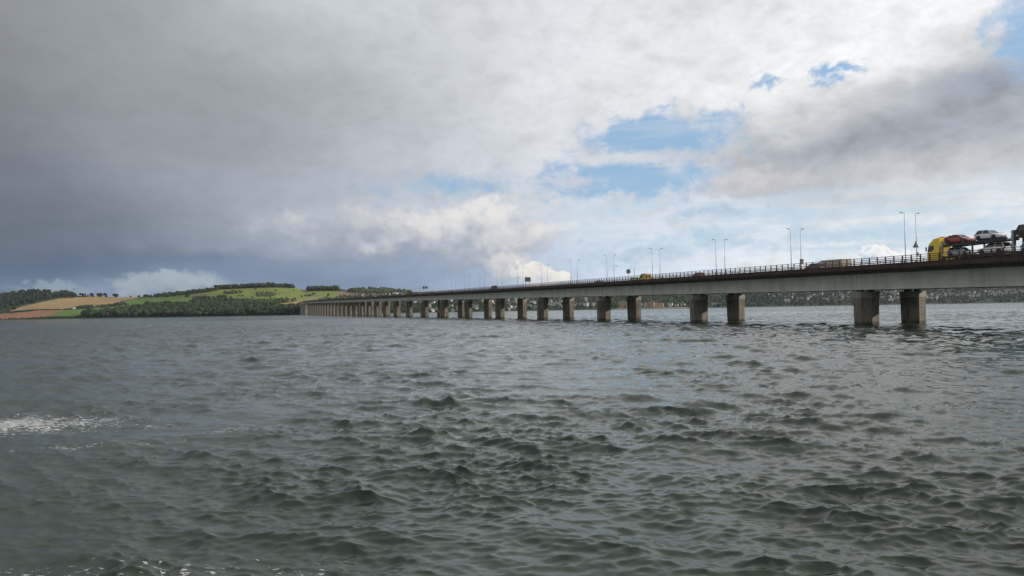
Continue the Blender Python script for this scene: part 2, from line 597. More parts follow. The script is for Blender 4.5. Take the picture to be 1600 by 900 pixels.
def build_water():
    # bearings: fine in front, coarse behind; ranges: spacing grows with distance
    fine = np.linspace(-50, 50, 980)
    coarse = np.linspace(50, 310, 150)[1:-1]
    th = np.radians(np.concatenate([fine, coarse]))
    dth = np.radians(np.concatenate([np.full(len(fine), 100 / 979), np.full(len(coarse), 260 / 149)]))
    r = [2.0]
    while r[-1] < 6600:
        q = r[-1]
        r.append(q + min(max(q * q / 4500.0, 0.045 if q > 9 else 0.12), 0.0062 * q if q < 480 else 0.05 * q))
    r = np.array(r)
    dr = np.gradient(r)
    TH, RR = np.meshgrid(th, r, indexing='ij')
    X, Y = RR * np.sin(TH), RR * np.cos(TH)
    sp = np.maximum(np.broadcast_to(dr, RR.shape), RR * dth[:, None])
    wind = np.array([-0.30, -0.95])
    wind /= np.linalg.norm(wind)
    kp = 2 * np.pi / 4.4
    AMP = 0.9e-2
    A = ocean_band(512, 173.0, 2.4, 17.0, 1, wind, AMP * 0.52, kp)
    A2 = ocean_band(512, 121.0, 2.4, 11.0, 5, wind, AMP * 0.44, kp)
    B = ocean_band(512, 41.0, 0.55, 2.4, 2, wind, AMP * 1.25, kp)
    C = ocean_band(512, 11.0, 0.14, 0.55, 3, wind, AMP * 3.0, kp)
    print('ocean rms', A[0].std(), A2[0].std(), B[0].std(), C[0].std())
    # sheltered, smoother water close to the quay on the left; gusts elsewhere
    g = vnoise(X / 23.0 + 40, Y / 31.0 + 9, 4)
    gust = 0.90 + 0.20 * g
    g2 = vnoise(X / 5.3 + 60, Y / 6.1 + 19, 14) * 0.6 + vnoise(X / 2.3 + 6, Y / 2.6 + 1, 15) * 0.4
    patch = 0.60 + 0.85 * np.clip((g2 - 0.25) / 0.5, 0, 1)
    shelter = 1 - 0.34 / (1 + np.exp((X + 4 + 0.10 * Y) / 3.2)) * np.exp(-np.maximum(RR - 18, 0) / 22.0)
    gust = gust * shelter
    q_ = np.clip((RR - 20) / 130, 0, 1)
    fetch = 0.80 + 0.90 * q_ * q_ * (3 - 2 * q_)
    Z = np.zeros_like(X)
    DX = np.zeros_like(X)
    DY = np.zeros_like(X)
    for bd, L, ang, lm in ((A, 173.0, 0.0, 3.0), (A2, 121.0, 0.35, 3.0), (B, 41.0, -0.22, 0.9), (C, 11.0, 0.17, 0.28)):
        wgt = np.clip(lm * 1.15 / sp - 0.35, 0, 1)
        act = wgt > 0
        h, dx, dy = sample(bd, X[act], Y[act], L, ang)
        s = (wgt * gust * (patch if lm < 2 else fetch))[act]
        Z[act] += h * s
        DX[act] += dx * s
        DY[act] += dy * s
    # one steeper wavelet heaping up off the quay
    wx, wy = X + 2.8 + 0.18 * (Y - 30.4), Y - 30.4 - 0.12 * X
    Z += 0.20 * np.exp(-(wx / 1.5) ** 2) * np.exp(-np.abs(wy / 0.55) ** 1.4) * (1 + 0.35 * np.sin(wx * 5.1))
    # sharpen the crests a little
    Z = Z + 0.5 * np.maximum(Z, 0) ** 2 - 0.01
    lam = -1.1
    fade = np.clip(1.2 - RR / 500, 0, 1)
    X2, Y2 = X + lam * DX * fade, Y + lam * DY * fade
    n, k = X.shape
    V = np.stack([X2.ravel(), Y2.ravel(), Z.ravel()], 1)
    i = np.arange(n)[:, None]
    j = np.arange(k - 1)[None, :]
    a = (i * k + j)
    b_ = (((i + 1) % n) * k + j)
    Q = np.stack([a, a + 1, b_ + 1, b_], -1).reshape(-1, 4)
    # centre disc below the camera
    V = np.vstack([V, [[0, 0, 0]]])
    me = np_mesh('water', V, Q, water_material())
    o = link('water', me)
    tag(o, kind='structure')
    print('water quads', len(Q))
    return o


build_water()


# ------------------------------------------------------------------ far shore: terrain with fields
def itp(x, tab):
    return np.interp(x, [q[0] for q in tab], [q[1] for q in tab])


SHORE_R = [(-45, 2500), (-34, 2330), (-28, 2200), (-20, 2080), (-15, 2040), (-8, 2230), (0, 2440), (8, 2620), (14, 2850), (22, 3200), (34, 3650), (48, 4100)]
RIDGE_R = [(-45, 3900), (-34, 3700), (-27, 3350), (-22, 3050), (-14, 3000), (-8, 3000), (0, 3150), (10, 3350), (20, 3900), (34, 4500), (48, 5000)]
# sky line of the bare ground in survey coordinates (x, y)
RIDGE = [(-400, 470), (-100, 464), (0, 462), (40, 458), (60, 456), (90, 458), (125, 462), (182, 464.5), (215, 464), (260, 460), (320, 454), (340, 450),
         (380, 448), (420, 445.5), (455, 448), (475, 453), (500, 451.5), (528, 451), (545, 453.5), (560, 452), (600, 451), (640, 456), (700, 458), (740, 459),
         (800, 460), (900, 461), (1000, 456), (1100, 449), (1300, 441), (1450, 436), (1600, 434), (2000, 432)]


def az_of(x):
    return math.degrees(math.atan2(x - 800.0, F))


RIDGE_EL = [(bear(x, y)[0], bear(x, y)[1]) for x, y in RIDGE]


def ground(az, t):
    """world point of the far shore; az bearing in degrees, t = 0 at the water's edge, 1 on the sky line"""
    az = np.asarray(az, float)
    t = np.asarray(t, float)
    rs, rr, E = itp(az, SHORE_R), itp(az, RIDGE_R), itp(az, RIDGE_EL)
    tt = np.minimum(t, 1.0)
    r = rs + (rr - rs) * tt ** 0.9 * np.sign(1) if np.all(t >= 0) else rs + (rr - rs) * np.sign(tt) * np.abs(tt) ** 0.9
    e0 = -np.degrees(CAM_H / rs)
    el = e0 + np.clip(tt, -0.2, 1) * (E - e0)
    z = CAM_H + r * np.tan(np.radians(el))
    over = np.maximum(t - 1, 0)
    r = r + over * 1400
    z = z - over * 55 - 30 * over ** 2
    a = np.radians(az)
    return r * np.sin(a), r * np.cos(a), z


def site(x, y):
    """ground point under a survey mark"""
    az, el = bear(x, y)
    rs, E = float(itp(az, SHORE_R)), float(itp(az, RIDGE_EL))
    e0 = -math.degrees(CAM_H / rs)
    t = (el - e0) / (E - e0)
    px, py, pz = ground(az, max(t, 0.0))
    return Vector((float(px), float(py), float(pz))), t


def inside(px, py, poly):
    c = np.zeros(np.shape(px), bool)
    n = len(poly)
    for i in range(n):
        x0, y0 = poly[i]
        x1, y1 = poly[(i + 1) % n]
        cond = ((y0 > py) != (y1 > py))
        xi = (x1 - x0) * (py - y0) / ((y1 - y0) if y1 != y0 else 1e-9) + x0
        c ^= cond & (px < xi)
    return c


FIELDS = [  # material index, outline
    (1, [(14, 486), (21, 483), (55, 474), (88, 467), (135, 464), (182, 460), (235, 460), (215, 466), (192, 470), (176, 475), (153, 477), (130, 477), (114, 480), (96, 483), (57, 482.6)]),
    (2, [(-80, 488), (0, 491), (57, 485.5), (98, 484.5), (85, 490), (70, 495.5), (40, 497.5), (-80, 500)]),
    (3, [(70, 496), (85, 490), (98, 485), (114, 484), (135, 482), (175, 478), (192, 476), (210, 479), (160, 486), (135, 490), (104, 496)]),
    (3, [(192, 470), (232, 464.5), (262, 459), (300, 456), (300, 480), (262, 474), (203, 477)]),
    (5, [(296, 459), (312, 455), (342, 452), (345, 456), (318, 462), (300, 464)]),
    (4, [(318, 462), (338, 448), (380, 444), (423, 440), (460, 446), (480, 448), (501, 452), (530, 454), (530, 459), (520, 468), (477, 471), (445, 467), (378, 467), (325, 470)]),
    (1, [(430, 474), (475, 469), (500, 468), (478, 476), (440, 476)]),
    (6, [(528, 455), (560, 454.5), (600, 456), (600, 462), (560, 463), (530, 461)]),
    (4, [(500, 452), (530, 451), (528, 466), (500, 468)]),
]


def field_material(name, a, b, sx=0.02, rows=0.0):
    m = bpy.data.materials.new(name)
    m.use_nodes = True
    t = NT(m.node_tree)
    p = t.n['Principled BSDF']
    p.inputs['Roughness'].default_value = 0.95
    p.inputs['Specular IOR Level'].default_value = 0.1
    tc = t.node('ShaderNodeTexCoord')
    v = tc.outputs['Object']
    n = t.noise(v, 0.012, 5, 0.6)
    n2 = t.noise(t.vmul(v, (0.05, 0.012, 0.05)), 1.0, 4, 0.6)
    f = t.add(t.mul(n, 0.6), t.mul(n2, 0.4))
    t.l.new(t.mix(t.step(f, 0.33, 0.67), a, b), p.inputs['Base Color'])
    return m


def build_terrain():
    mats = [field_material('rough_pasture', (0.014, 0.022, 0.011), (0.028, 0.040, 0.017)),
            field_material('stubble_field', (0.21, 0.148, 0.072), (0.27, 0.195, 0.10)),  # tan kept darker: cloud shadow over the left hill put into the colour
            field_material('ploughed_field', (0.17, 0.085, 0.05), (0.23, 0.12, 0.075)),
            field_material('grass_field', (0.060, 0.105, 0.022), (0.10, 0.16, 0.035)),
            field_material('bright_pasture', (0.10, 0.135, 0.032), (0.16, 0.19, 0.050)),  # lighter green: sun on the centre slope put into the colour
            field_material('dry_grass', (0.10, 0.10, 0.04), (0.16, 0.14, 0.06)),
            field_material('red_earth_field', (0.13, 0.085, 0.055), (0.19, 0.12, 0.075))]
    az = np.concatenate([np.arange(-46, -36, 0.25), np.arange(-36, -8, 0.055), np.arange(-8, 48.01, 0.16)])
    ts = np.concatenate([[-0.03], np.linspace(0, 1, 72), np.linspace(1.05, 2.0, 14)])
    A, T = np.meshgrid(az, ts, indexing='ij')
    X, Y, Z = ground(A, T)
    bumpy = (vnoise(X / 90 + 7, Y / 90 + 3, 8) - 0.5) * 3.0 * np.clip(T * 6, 0, 1)
    Z = Z + bumpy * np.clip((1.0 - T) * 6, 0.15, 1)
    Z[:, 0] = -2.0
    V = np.stack([X.ravel(), Y.ravel(), Z.ravel()], 1)
    n, k = A.shape
    i, j = np.arange(n - 1)[:, None], np.arange(k - 1)[None, :]
    a = i * k + j
    Q = np.stack([a, a + k, a + k + 1, a + 1], -1).reshape(-1, 4)
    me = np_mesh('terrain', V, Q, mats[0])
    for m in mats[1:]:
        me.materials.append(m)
    # which field each patch of ground belongs to
    ca, ct = (A[:-1, :-1] + A[1:, 1:]) / 2, (T[:-1, :-1] + T[1:, 1:]) / 2
    rs, E = itp(ca, SHORE_R), itp(ca, RIDGE_EL)
    e0 = -np.degrees(CAM_H / rs)
    el = e0 + np.clip(ct, 0, 1) * (E - e0)
    sx = 800 + F * np.tan(np.radians(ca))
    hz = np.interp(sx, [-500, 800, 2200], [484.4 + 1300 * math.tan(R(ROLL)), 484.4, 484.4 - 1400 * math.tan(R(ROLL))])
    sy = hz - F * np.tan(np.radians(el)) / np.cos(np.radians(ca))
    idx = np.zeros(ca.shape, np.int32)
    jx = (vnoise(sx / 6 + 3, sy / 3 + 5, 21) - 0.5) * 2.4
    jy = (vnoise(sx / 7 + 13, sy / 3 + 15, 22) - 0.5) * 0.9
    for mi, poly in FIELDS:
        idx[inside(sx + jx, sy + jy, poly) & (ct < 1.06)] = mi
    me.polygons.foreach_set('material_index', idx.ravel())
    me.update()
    tag(link('terrain', me), kind='structure')


build_terrain()


# ------------------------------------------------------------------ woods
def foliage_material(name, a, b, sc_=0.05):
    m = bpy.data.materials.new(name)
    m.use_nodes = True
    t = NT(m.node_tree)
    p = t.n['Principled BSDF']
    p.inputs['Roughness'].default_value = 0.9
    p.inputs['Specular IOR Level'].default_value = 0.15
    g = t.node('ShaderNodeNewGeometry')
    n = t.noise(g.outputs['Position'], sc_, 2, 0.5)
    n2 = t.noise(g.outputs['Position'], sc_ * 9, 4, 0.6)
    f = t.add(t.mul(n, 0.55), t.mul(n2, 0.45))
    t.l.new(t.mix(t.step(f, 0.35, 0.65), a, b), p.inputs['Base Color'])
    return m


FOL_DARK = foliage_material('foliage_dark', (0.012, 0.020, 0.010), (0.032, 0.048, 0.018))
FOL_MID = foliage_material('foliage_mid', (0.025, 0.042, 0.016), (0.065, 0.092, 0.030))
FOL_BLUE = foliage_material('foliage_conifer', (0.008, 0.014, 0.011), (0.018, 0.028, 0.018))
FOL_GORSE = foliage_material('foliage_gorse', (0.030, 0.034, 0.020), (0.060, 0.058, 0.036), 0.09)
BARK = principled('bark', (0.07, 0.055, 0.04), 0.9, var=0.3, vscale=2.0)

# leaf-clump templates: jittered low icospheres
PHI = (1 + 5 ** 0.5) / 2
ICO_V = np.array([(-1, PHI, 0), (1, PHI, 0), (-1, -PHI, 0), (1, -PHI, 0), (0, -1, PHI), (0, 1, PHI), (0, -1, -PHI), (0, 1, -PHI), (PHI, 0, -1), (PHI, 0, 1), (-PHI, 0, -1), (-PHI, 0, 1)], float)
ICO_V /= np.linalg.norm(ICO_V[0])
ICO_F = np.array([(0, 11, 5), (0, 5, 1), (0, 1, 7), (0, 7, 10), (0, 10, 11), (1, 5, 9), (5, 11, 4), (11, 10, 2), (10, 7, 6), (7, 1, 8), (3, 9, 4), (3, 4, 2), (3, 2, 6), (3, 6, 8), (3, 8, 9), (4, 9, 5), (2, 4, 11), (6, 2, 10), (8, 6, 7), (9, 8, 1)])


def clump_tree(r, h, w, conifer=False):
    """crown of several ragged leaf clumps, base at the origin"""
    vs, fs = [], []
    b = 0
    k = r.integers(3, 6)
    for q in range(k):
        if conifer:
            zc = h * (0.22 + 0.7 * q / k)
            s = w * 0.5 * (1.05 - 0.85 * q / k)
            c = np.array([r.normal() * w * 0.05, r.normal() * w * 0.05, zc])
            sz = np.array([s, s, h * 0.19])
        else:
            a = r.random() * 6.283
            rad = w * 0.30 * math.sqrt(r.random())
            c = np.array([math.cos(a) * rad, math.sin(a) * rad, h * (0.38 + 0.36 * r.random())])
            if q == 0:
                c = np.array([0, 0, h * 0.66])
            s = w * (0.26 + 0.14 * r.random())
            sz = np.array([s, s, s * (0.8 + 0.3 * r.random())])
        P = ICO_V * (0.72 + 0.56 * r.random((12, 1))) * sz + c
        vs.append(P)
        fs.append(ICO_F + b)
        b += 12
    return np.vstack(vs), np.vstack(fs)


TEMPL = [clump_tree(rng, 1.0, 0.9) for _ in range(18)]
TEMPL_C = [clump_tree(rng, 1.0, 0.5, True) for _ in range(8)]


def wood(name, label, poly, n, hmin, hmax, mat, conifer=0.1, low=False, skip=None):
    xs = [p[0] for p in poly]
    ys = [p[1] for p in poly]
    V, Q, b, got, tries = [], [], 0, 0, 0
    while got < n and tries < n * 40:
        tries += 1
        x, y = rng.uniform(min(xs), max(xs)), rng.uniform(min(ys), max(ys))
        if not inside(np.array([x]), np.array([y]), poly)[0]:
            continue
        if skip is not None and skip(x, y):
            continue
        p, t = site(x, y)
        if t > 1.05:
            continue
        h = rng.uniform(hmin, hmax)
        tv, tf = TEMPL_C[rng.integers(len(TEMPL_C))] if rng.random() < conifer else TEMPL[rng.integers(len(TEMPL))]
        a = rng.random() * 6.283
        ca, sa = math.cos(a), math.sin(a)
        sxy = h * rng.uniform(0.85, 1.25)
        P = np.stack([(tv[:, 0] * ca - tv[:, 1] * sa) * sxy, (tv[:, 0] * sa + tv[:, 1] * ca) * sxy, tv[:, 2] * h - (0.25 * h if low else 0.12 * h)], 1)
        V.append(P + np.array(p))
        Q.append(tf + b)
        b += len(tv)
        got += 1
    me = np_mesh(name, np.vstack(V), np.vstack(Q), mat, smooth=False)
    o = link(name, me)
    tag(o, label, 'wood' if not low else 'scrub', kind='stuff')
    return o


wood('woodland', 'dark wooded hill above the tan stubble field', [(-60, 486), (0, 484.5), (26, 478), (60, 471), (93, 465), (130, 464), (182, 464.6), (182, 463.6), (140, 462), (125, 462), (90, 458), (60, 456), (0, 461), (-60, 463)], 620, 13, 20, FOL_BLUE, 0.35)
wood('woodland', 'broad dark wood along the waterline left of the bridge', [(128, 497), (136, 490), (163, 491), (203, 486), (220, 481), (262, 478), (300, 481), (330, 479), (360, 481), (420, 484), (476, 484), (500, 482), (500, 491), (476, 492), (300, 495)], 1300, 13, 25, FOL_DARK, 0.08)
wood('shore_scrub', 'low dark scrub along the waterline below the ploughed field', [(-40, 499.3), (40, 498), (70, 496.3), (105, 495.3), (130, 494.5), (130, 497.2), (70, 498.2)], 160, 3, 6, FOL_DARK, 0.0, True)
wood('woodland', 'dark tree belt on the hill top beside the mast', [(333, 451), (360, 449.5), (380, 448.8), (420, 446.3), (455, 448.6), (460, 450.4), (440, 449.3), (400, 450), (350, 452)], 240, 12, 18, FOL_DARK, 0.2)
wood('woodland', 'line of dark trees along the brow right of the stubble field', [(226, 464), (260, 460.3), (300, 456), (340, 451.5), (344, 453), (318, 457.5), (262, 464.3), (232, 465.5)], 230, 8, 13, FOL_DARK, 0.2)
wood('woodland', 'tree clump in the middle of the green hillside', [(298, 472), (308, 467), (335, 466), (352, 463), (356, 468), (372, 471), (365, 478), (330, 482), (300, 482)], 170, 9, 15, FOL_DARK, 0.1)
wood('woodland', 'small oval copse on the upper green slope', [(349, 457.5), (362, 455.6), (380, 456.4), (376, 459.2), (352, 459.6)], 60, 6, 9, FOL_GORSE, 0.0)
wood('gorse', 'dark purple-brown gorse patch on the bright green slope', [(394, 461), (402, 457), (418, 456.2), (434, 458.6), (437, 461), (425, 463.4), (402, 463.8)], 130, 3.5, 6, FOL_GORSE, 0.0, True)
wood('hedgerow', 'broken hedge of trees below the bright green pasture', [(372, 472), (400, 471), (430, 470), (450, 466.5), (462, 468), (455, 473), (430, 476), (380, 477)], 120, 6, 11, FOL_MID, 0.05)
wood('woodland', 'dark wood on the hill right of the green pasture', [(478, 453), (500, 451.8), (528, 451.5), (530, 454.5), (500, 454.5), (482, 455)], 150, 12, 18, FOL_DARK, 0.15)
wood('woodland', 'rounded wood on the hill above the far bridge end', [(545, 456), (556, 453), (600, 452), (612, 454), (640, 457), (645, 460), (600, 459), (560, 458.5)], 260, 10, 16, FOL_MID, 0.15)
wood('woodland', 'mixed trees behind the far lamps of the bridge', [(500, 468), (530, 463), (600, 461), (660, 459), (745, 460), (745, 470), (600, 474), (500, 482)], 620, 7, 13, FOL_MID, 0.1)
wood('hedgerow', 'dotted hedge line on the bright pasture', [(470, 464), (478, 462), (491, 459), (494, 460), (480, 464.5), (472, 466)], 26, 4, 7, FOL_DARK, 0.0)
wood('hedgerow', 'thin hedge between stubble field and ploughed field', [(0, 488.5), (57, 484), (98, 483.4), (114, 481.4), (114, 482.6), (98, 484.6), (57, 485.2), (0, 490)], 120, 2.5, 5, FOL_DARK, 0.0, True)
wood('hedgerow', 'tree-lined farm hedge above the small green field', [(114, 482), (130, 478.5), (153, 478.5), (176, 476), (192, 474), (200, 478), (170, 481), (140, 483)], 110, 5, 9, FOL_DARK, 0.05)
wood('scrub', 'scattered bushes across the bright green slope', [(345, 466), (372, 461), (440, 466), (445, 468), (378, 469), (345, 470)], 55, 3, 6, FOL_DARK, 0.0, True)


def thin(x, y):
    return 1015 > x > 640 and rng.random() < 0.55


wood('woodland', 'dark trees among the houses of the far town', [(640, 460), (800, 461), (900, 462), (1000, 458), (1010, 478), (1000, 482), (850, 485.5), (600, 490.5), (560, 488), (600, 478)], 1350, 6, 11, FOL_DARK, 0.1, False, thin)
wood('woodland', 'dark wooded hillside seen under the near spans', [(1000, 457), (1100, 450), (1300, 442), (1600, 435), (1760, 434), (1760, 470), (1600, 472.3), (1300, 477.3), (1060, 481), (1000, 478)], 3300, 9, 15, FOL_BLUE, 0.2)
wood('woodland', 'wooded slope behind the waterfront brick buildings', [(945, 462), (1000, 458), (1120, 452), (1120, 476), (1000, 479), (945, 480)], 450, 10, 16, FOL_MID, 0.1)


# single trees standing free
def make_tree(name, label, x, y, h, mat, conifer=False, group=None):
    p, _ = site(x, y)
    root = link(name, None, None, p)
    tag(root, label, 'tree', group)
    mb = MB()
    mb.tube((0, 0, -0.6), (0.2, 0.1, h * 0.55), h * 0.030, h * 0.014, 7)
    for k in range(5):
        a = k * 1.3 + rng.random()
        mb.tube((0.1, 0.05, h * (0.25 + 0.06 * k)), (math.cos(a) * h * 0.22, math.sin(a) * h * 0.22, h * (0.45 + 0.07 * k)), h * 0.012, h * 0.005, 5)
    part('trunk', mb, BARK, root)
    vs, fs, b = [], [], 0
    for k in range(26):
        a, rad = rng.random() * 6.283, h * 0.36 * math.sqrt(rng.random())
        zc = h * (0.30 + 0.55 * rng.random())
        if conifer:
            rad *= 1.1 * (1.05 - zc / h)
        s = h * (0.09 + 0.07 * rng.random())
        P = ICO_V * (0.55 + 0.9 * rng.random((12, 1))) * s + np.array([math.cos(a) * rad, math.sin(a) * rad, zc])
        vs.append(P)
        fs.append(ICO_F + b)
        b += 12
    link('crown', np_mesh('crown', np.vstack(vs), np.vstack(fs), mat, smooth=False), root)


for nm, lab, x, y, h, mt, cf in (
        ('field_tree', 'round dark tree at the edge of the stubble field by the wooded hill', 22, 485.5, 13, FOL_DARK, False),
        ('field_tree', 'smaller bush-like tree beside the round tree at the stubble edge', 14, 487, 9, FOL_DARK, False),
        ('skyline_tree', 'tall pale-stemmed tree ending the row above the stubble field', 180, 465, 17, FOL_BLUE, False),
        ('skyline_tree', 'lone small tree on the bare brow of the stubble field', 204, 465, 8, FOL_DARK, False),
        ('skyline_tree', 'lone dark tree where stubble meets the green field', 217, 466, 13, FOL_DARK, False),
        ('field_tree', 'narrow upright tree on the green field below the brow', 270, 464.5, 14, FOL_BLUE, True),
        ('field_tree', 'broad round tree standing alone on the green hillside', 293, 466, 22, FOL_DARK, False),
        ('field_tree', 'low bushy tree on the dry grass below the tree line', 321, 463.5, 7, FOL_DARK, False),
        ('field_tree', 'dark bush at the top of the bright pasture', 399, 454, 9, FOL_DARK, False),
        ('field_tree', 'dark bush under the hill-top belt on bright pasture', 431, 455.6, 8, FOL_DARK, False),
        ('field_tree', 'tall thin tree on the bright pasture beside the bridge end', 513, 465, 17, FOL_MID, True),
        ('field_tree', 'small round tree on the upper edge of the bright pasture', 459, 456, 6, FOL_DARK, False)):
    make_tree(nm, lab, x, y, h, mt, cf)

# radio mast on the hill top
p, _ = site(413, 447)
mast = link('radio_mast', None, None, p)
tag(mast, 'thin grey lattice radio mast on the wooded hill top', 'mast')
STEEL = principled('galvanised_steel', (0.30, 0.31, 0.32), 0.5, 0.6, var=0.15, vscale=3)
H_M = 50
for sx_, sy_ in ((-1, -0.6), (1, -0.6), (0, 1.1)):
    part('leg', MB().tube((sx_ * 2.0, sy_ * 2.0, -1), (sx_ * 0.45, sy_ * 0.45, H_M), 0.22, 0.16, 6), STEEL, mast)
mb = MB()
for k in range(16):
    z0, z1 = H_M * k / 16, H_M * (k + 1) / 16
    w0, w1 = 2.0 - 1.55 * k / 16, 2.0 - 1.55 * (k + 1) / 16
    C3 = ((-1, -0.6), (1, -0.6), (0, 1.1))
    for q in range(3):
        a, b = C3[q], C3[(q + 1) % 3]
        mb.tube((a[0] * w0, a[1] * w0, z0), (b[0] * w1, b[1] * w1, z1), 0.07, None, 4)
part('bracing', mb, STEEL, mast)
part('antenna', MB().tube((0, 0, H_M - 1), (0, 0, H_M + 7), 0.16, 0.07, 6), STEEL, mast)

# ------------------------------------------------------------------ houses of the far town
SLATE = principled('slate_roof', (0.075, 0.08, 0.095), 0.6, var=0.35, vscale=0.8)
TILE = principled('tile_roof', (0.20, 0.10, 0.075), 0.75, var=0.3, vscale=0.8)
PALE = principled('pale_render', (0.42, 0.41, 0.39), 0.85, var=0.2, vscale=0.4)
WHITE_R = principled('white_render', (0.58, 0.57, 0.55), 0.85, var=0.12, vscale=0.4)
STONE = principled('grey_stone', (0.33, 0.30, 0.26), 0.9, var=0.25, vscale=0.6)
PINK = principled('red_sandstone', (0.40, 0.24, 0.17), 0.9, var=0.25, vscale=0.5)
TAN = principled('tan_render', (0.50, 0.36, 0.25), 0.85, var=0.2, vscale=0.4)
GLASSD = principled('window_glass', (0.02, 0.025, 0.03), 0.12, spec=0.6)


def gable_house(wx, wy, hw, hr, wall, roof, chim=True, windows=0):
    """walls, pitched roof along x, chimneys, windows facing -y; returns root Empty"""
    root = link('house', None)
    mb = MB()
    mb.poly([(-wx, -wy, -3), (wx, -wy, -3), (wx, -wy, hw), (-wx, -wy, hw)])
    mb.poly([(wx, wy, -3), (-wx, wy, -3), (-wx, wy, hw), (wx, wy, hw)])
    mb.poly([(wx, -wy, -3), (wx, wy, -3), (wx, wy, hw), (wx, 0, hw + hr), (wx, -wy, hw)])
    mb.poly([(-wx, wy, -3), (-wx, -wy, -3), (-wx, -wy, hw), (-wx, 0, hw + hr), (-wx, wy, hw)])
    part('wall', mb, wall, root)
    e, th = 0.35, 0.22
    rb = MB()
    for s in (-1, 1):
        y0, y1 = s * (wy + e), 0.0
        z0, z1 = hw - e * hr / wy + 0.03, hw + hr + 0.03
        a, b = -wx - e, wx + e
        q = [(a, y0, z0), (b, y0, z0), (b, y1, z1), (a, y1, z1)]
        q2 = [(x, y, z + th) for x, y, z in q]
        rb.loft([q, q2])
    rf = part('roof', rb, roof, root)
    if chim:
        for s in (-1, 1):
            part('chimney', MB().box(s * wx * 0.86 - 0.45, s * wx * 0.86 + 0.45, -0.4, 0.4, hw + hr - 0.7, hw + hr + 1.3), wall, rf)
    if windows:
        fl = max(1, int(hw // 2.9))
        me = MB().box(-0.5, 0.5, -0.04, 0.06, -0.7, 0.7).mesh('window', GLASSD)
        for f in range(fl):
            for k in range(windows):
                o = link('window', me, root, (-wx + (k + 0.5) * 2 * wx / windows, -wy - 0.01, 1.6 + f * 2.9))
    return root


KIND = {
    'white': (gable_house(5.5, 3.8, 5.0, 2.8, WHITE_R, SLATE, True, 3), 'white slate-roofed house', 'house'),
    'pale': (gable_house(6.5, 4.2, 5.6, 3.2, PALE, SLATE, True, 4), 'pale slate-roofed house', 'house'),
    'stone': (gable_house(7.0, 4.5, 6.2, 3.4, STONE, SLATE, True, 4), 'grey stone villa with end chimneys', 'house'),
    'tile': (gable_house(6.0, 4.0, 4.6, 2.8, PALE, TILE, True, 3), 'cream house with red-brown tiled roof', 'house'),
    'long': (gable_house(12.0, 4.6, 5.8, 3.0, WHITE_R, SLATE, False, 7), 'long white terrace block', 'house'),
}
AREAS = [  # where, outline, counts
    ('on the far town slope behind the middle piers', 'houses on the far town slope', [(640, 458), (740, 460), (800, 462), (930, 463), (960, 466), (960, 478), (880, 482), (740, 487), (640, 488)],
     {'white': 26, 'pale': 34, 'stone': 30, 'tile': 14, 'long': 6}),
    ('above the far bridge end', 'houses above the far bridge end', [(560, 463), (600, 461.5), (640, 459), (720, 458.6), (735, 460), (660, 464), (600, 469)],
     {'white': 9, 'pale': 8, 'long': 3}),
    ('on the dark hillside between the two near piers', 'houses on the dark hillside', [(1190, 459), (1215, 452), (1340, 450), (1410, 449), (1410, 468), (1330, 470), (1240, 470), (1195, 466)],
     {'white': 20, 'pale': 26, 'stone': 24, 'tile': 8, 'long': 3}),
    ('in the hillside band of houses past the nearest pier', 'band of houses past the nearest pier', [(1440, 462), (1500, 458.5), (1560, 456.5), (1600, 455), (1600, 460), (1540, 463.5), (1490, 464), (1445, 470)],
     {'white': 14, 'pale': 20, 'stone': 18, 'long': 2}),
]
used_kind = set()
HP = []
for where, grp, poly, counts in AREAS:
    xs = [q[0] for q in poly]
    ys = [q[1] for q in poly]
    for kd, n in counts.items():
        root0, lab, cat = KIND[kd]
        k = tries = 0
        while k < n and tries < 4000:
            tries += 1
            x, y = rng.uniform(min(xs), max(xs)), rng.uniform(min(ys), max(ys))
            if not inside(np.array([x]), np.array([y]), poly)[0]:
                continue
            if any(abs(x - hx) < 5.4 and abs(y - hy) < 2.1 for hx, hy in HP):
                continue
            HP.append((x, y))
            pt, _ = site(x, y)
            pt.z += 2.2
            o = root0 if kd not in used_kind else copy_tree(root0)
            used_kind.add(kd)
            o.location = pt
            o.rotation_euler = (0, 0, -math.atan2(pt.x, pt.y) + rng.normal() * 0.45 + (math.pi / 2 if rng.random() < 0.2 else 0))
            tag(o, f'{lab} {where}', cat, f'{grp}, {lab}')
            k += 1

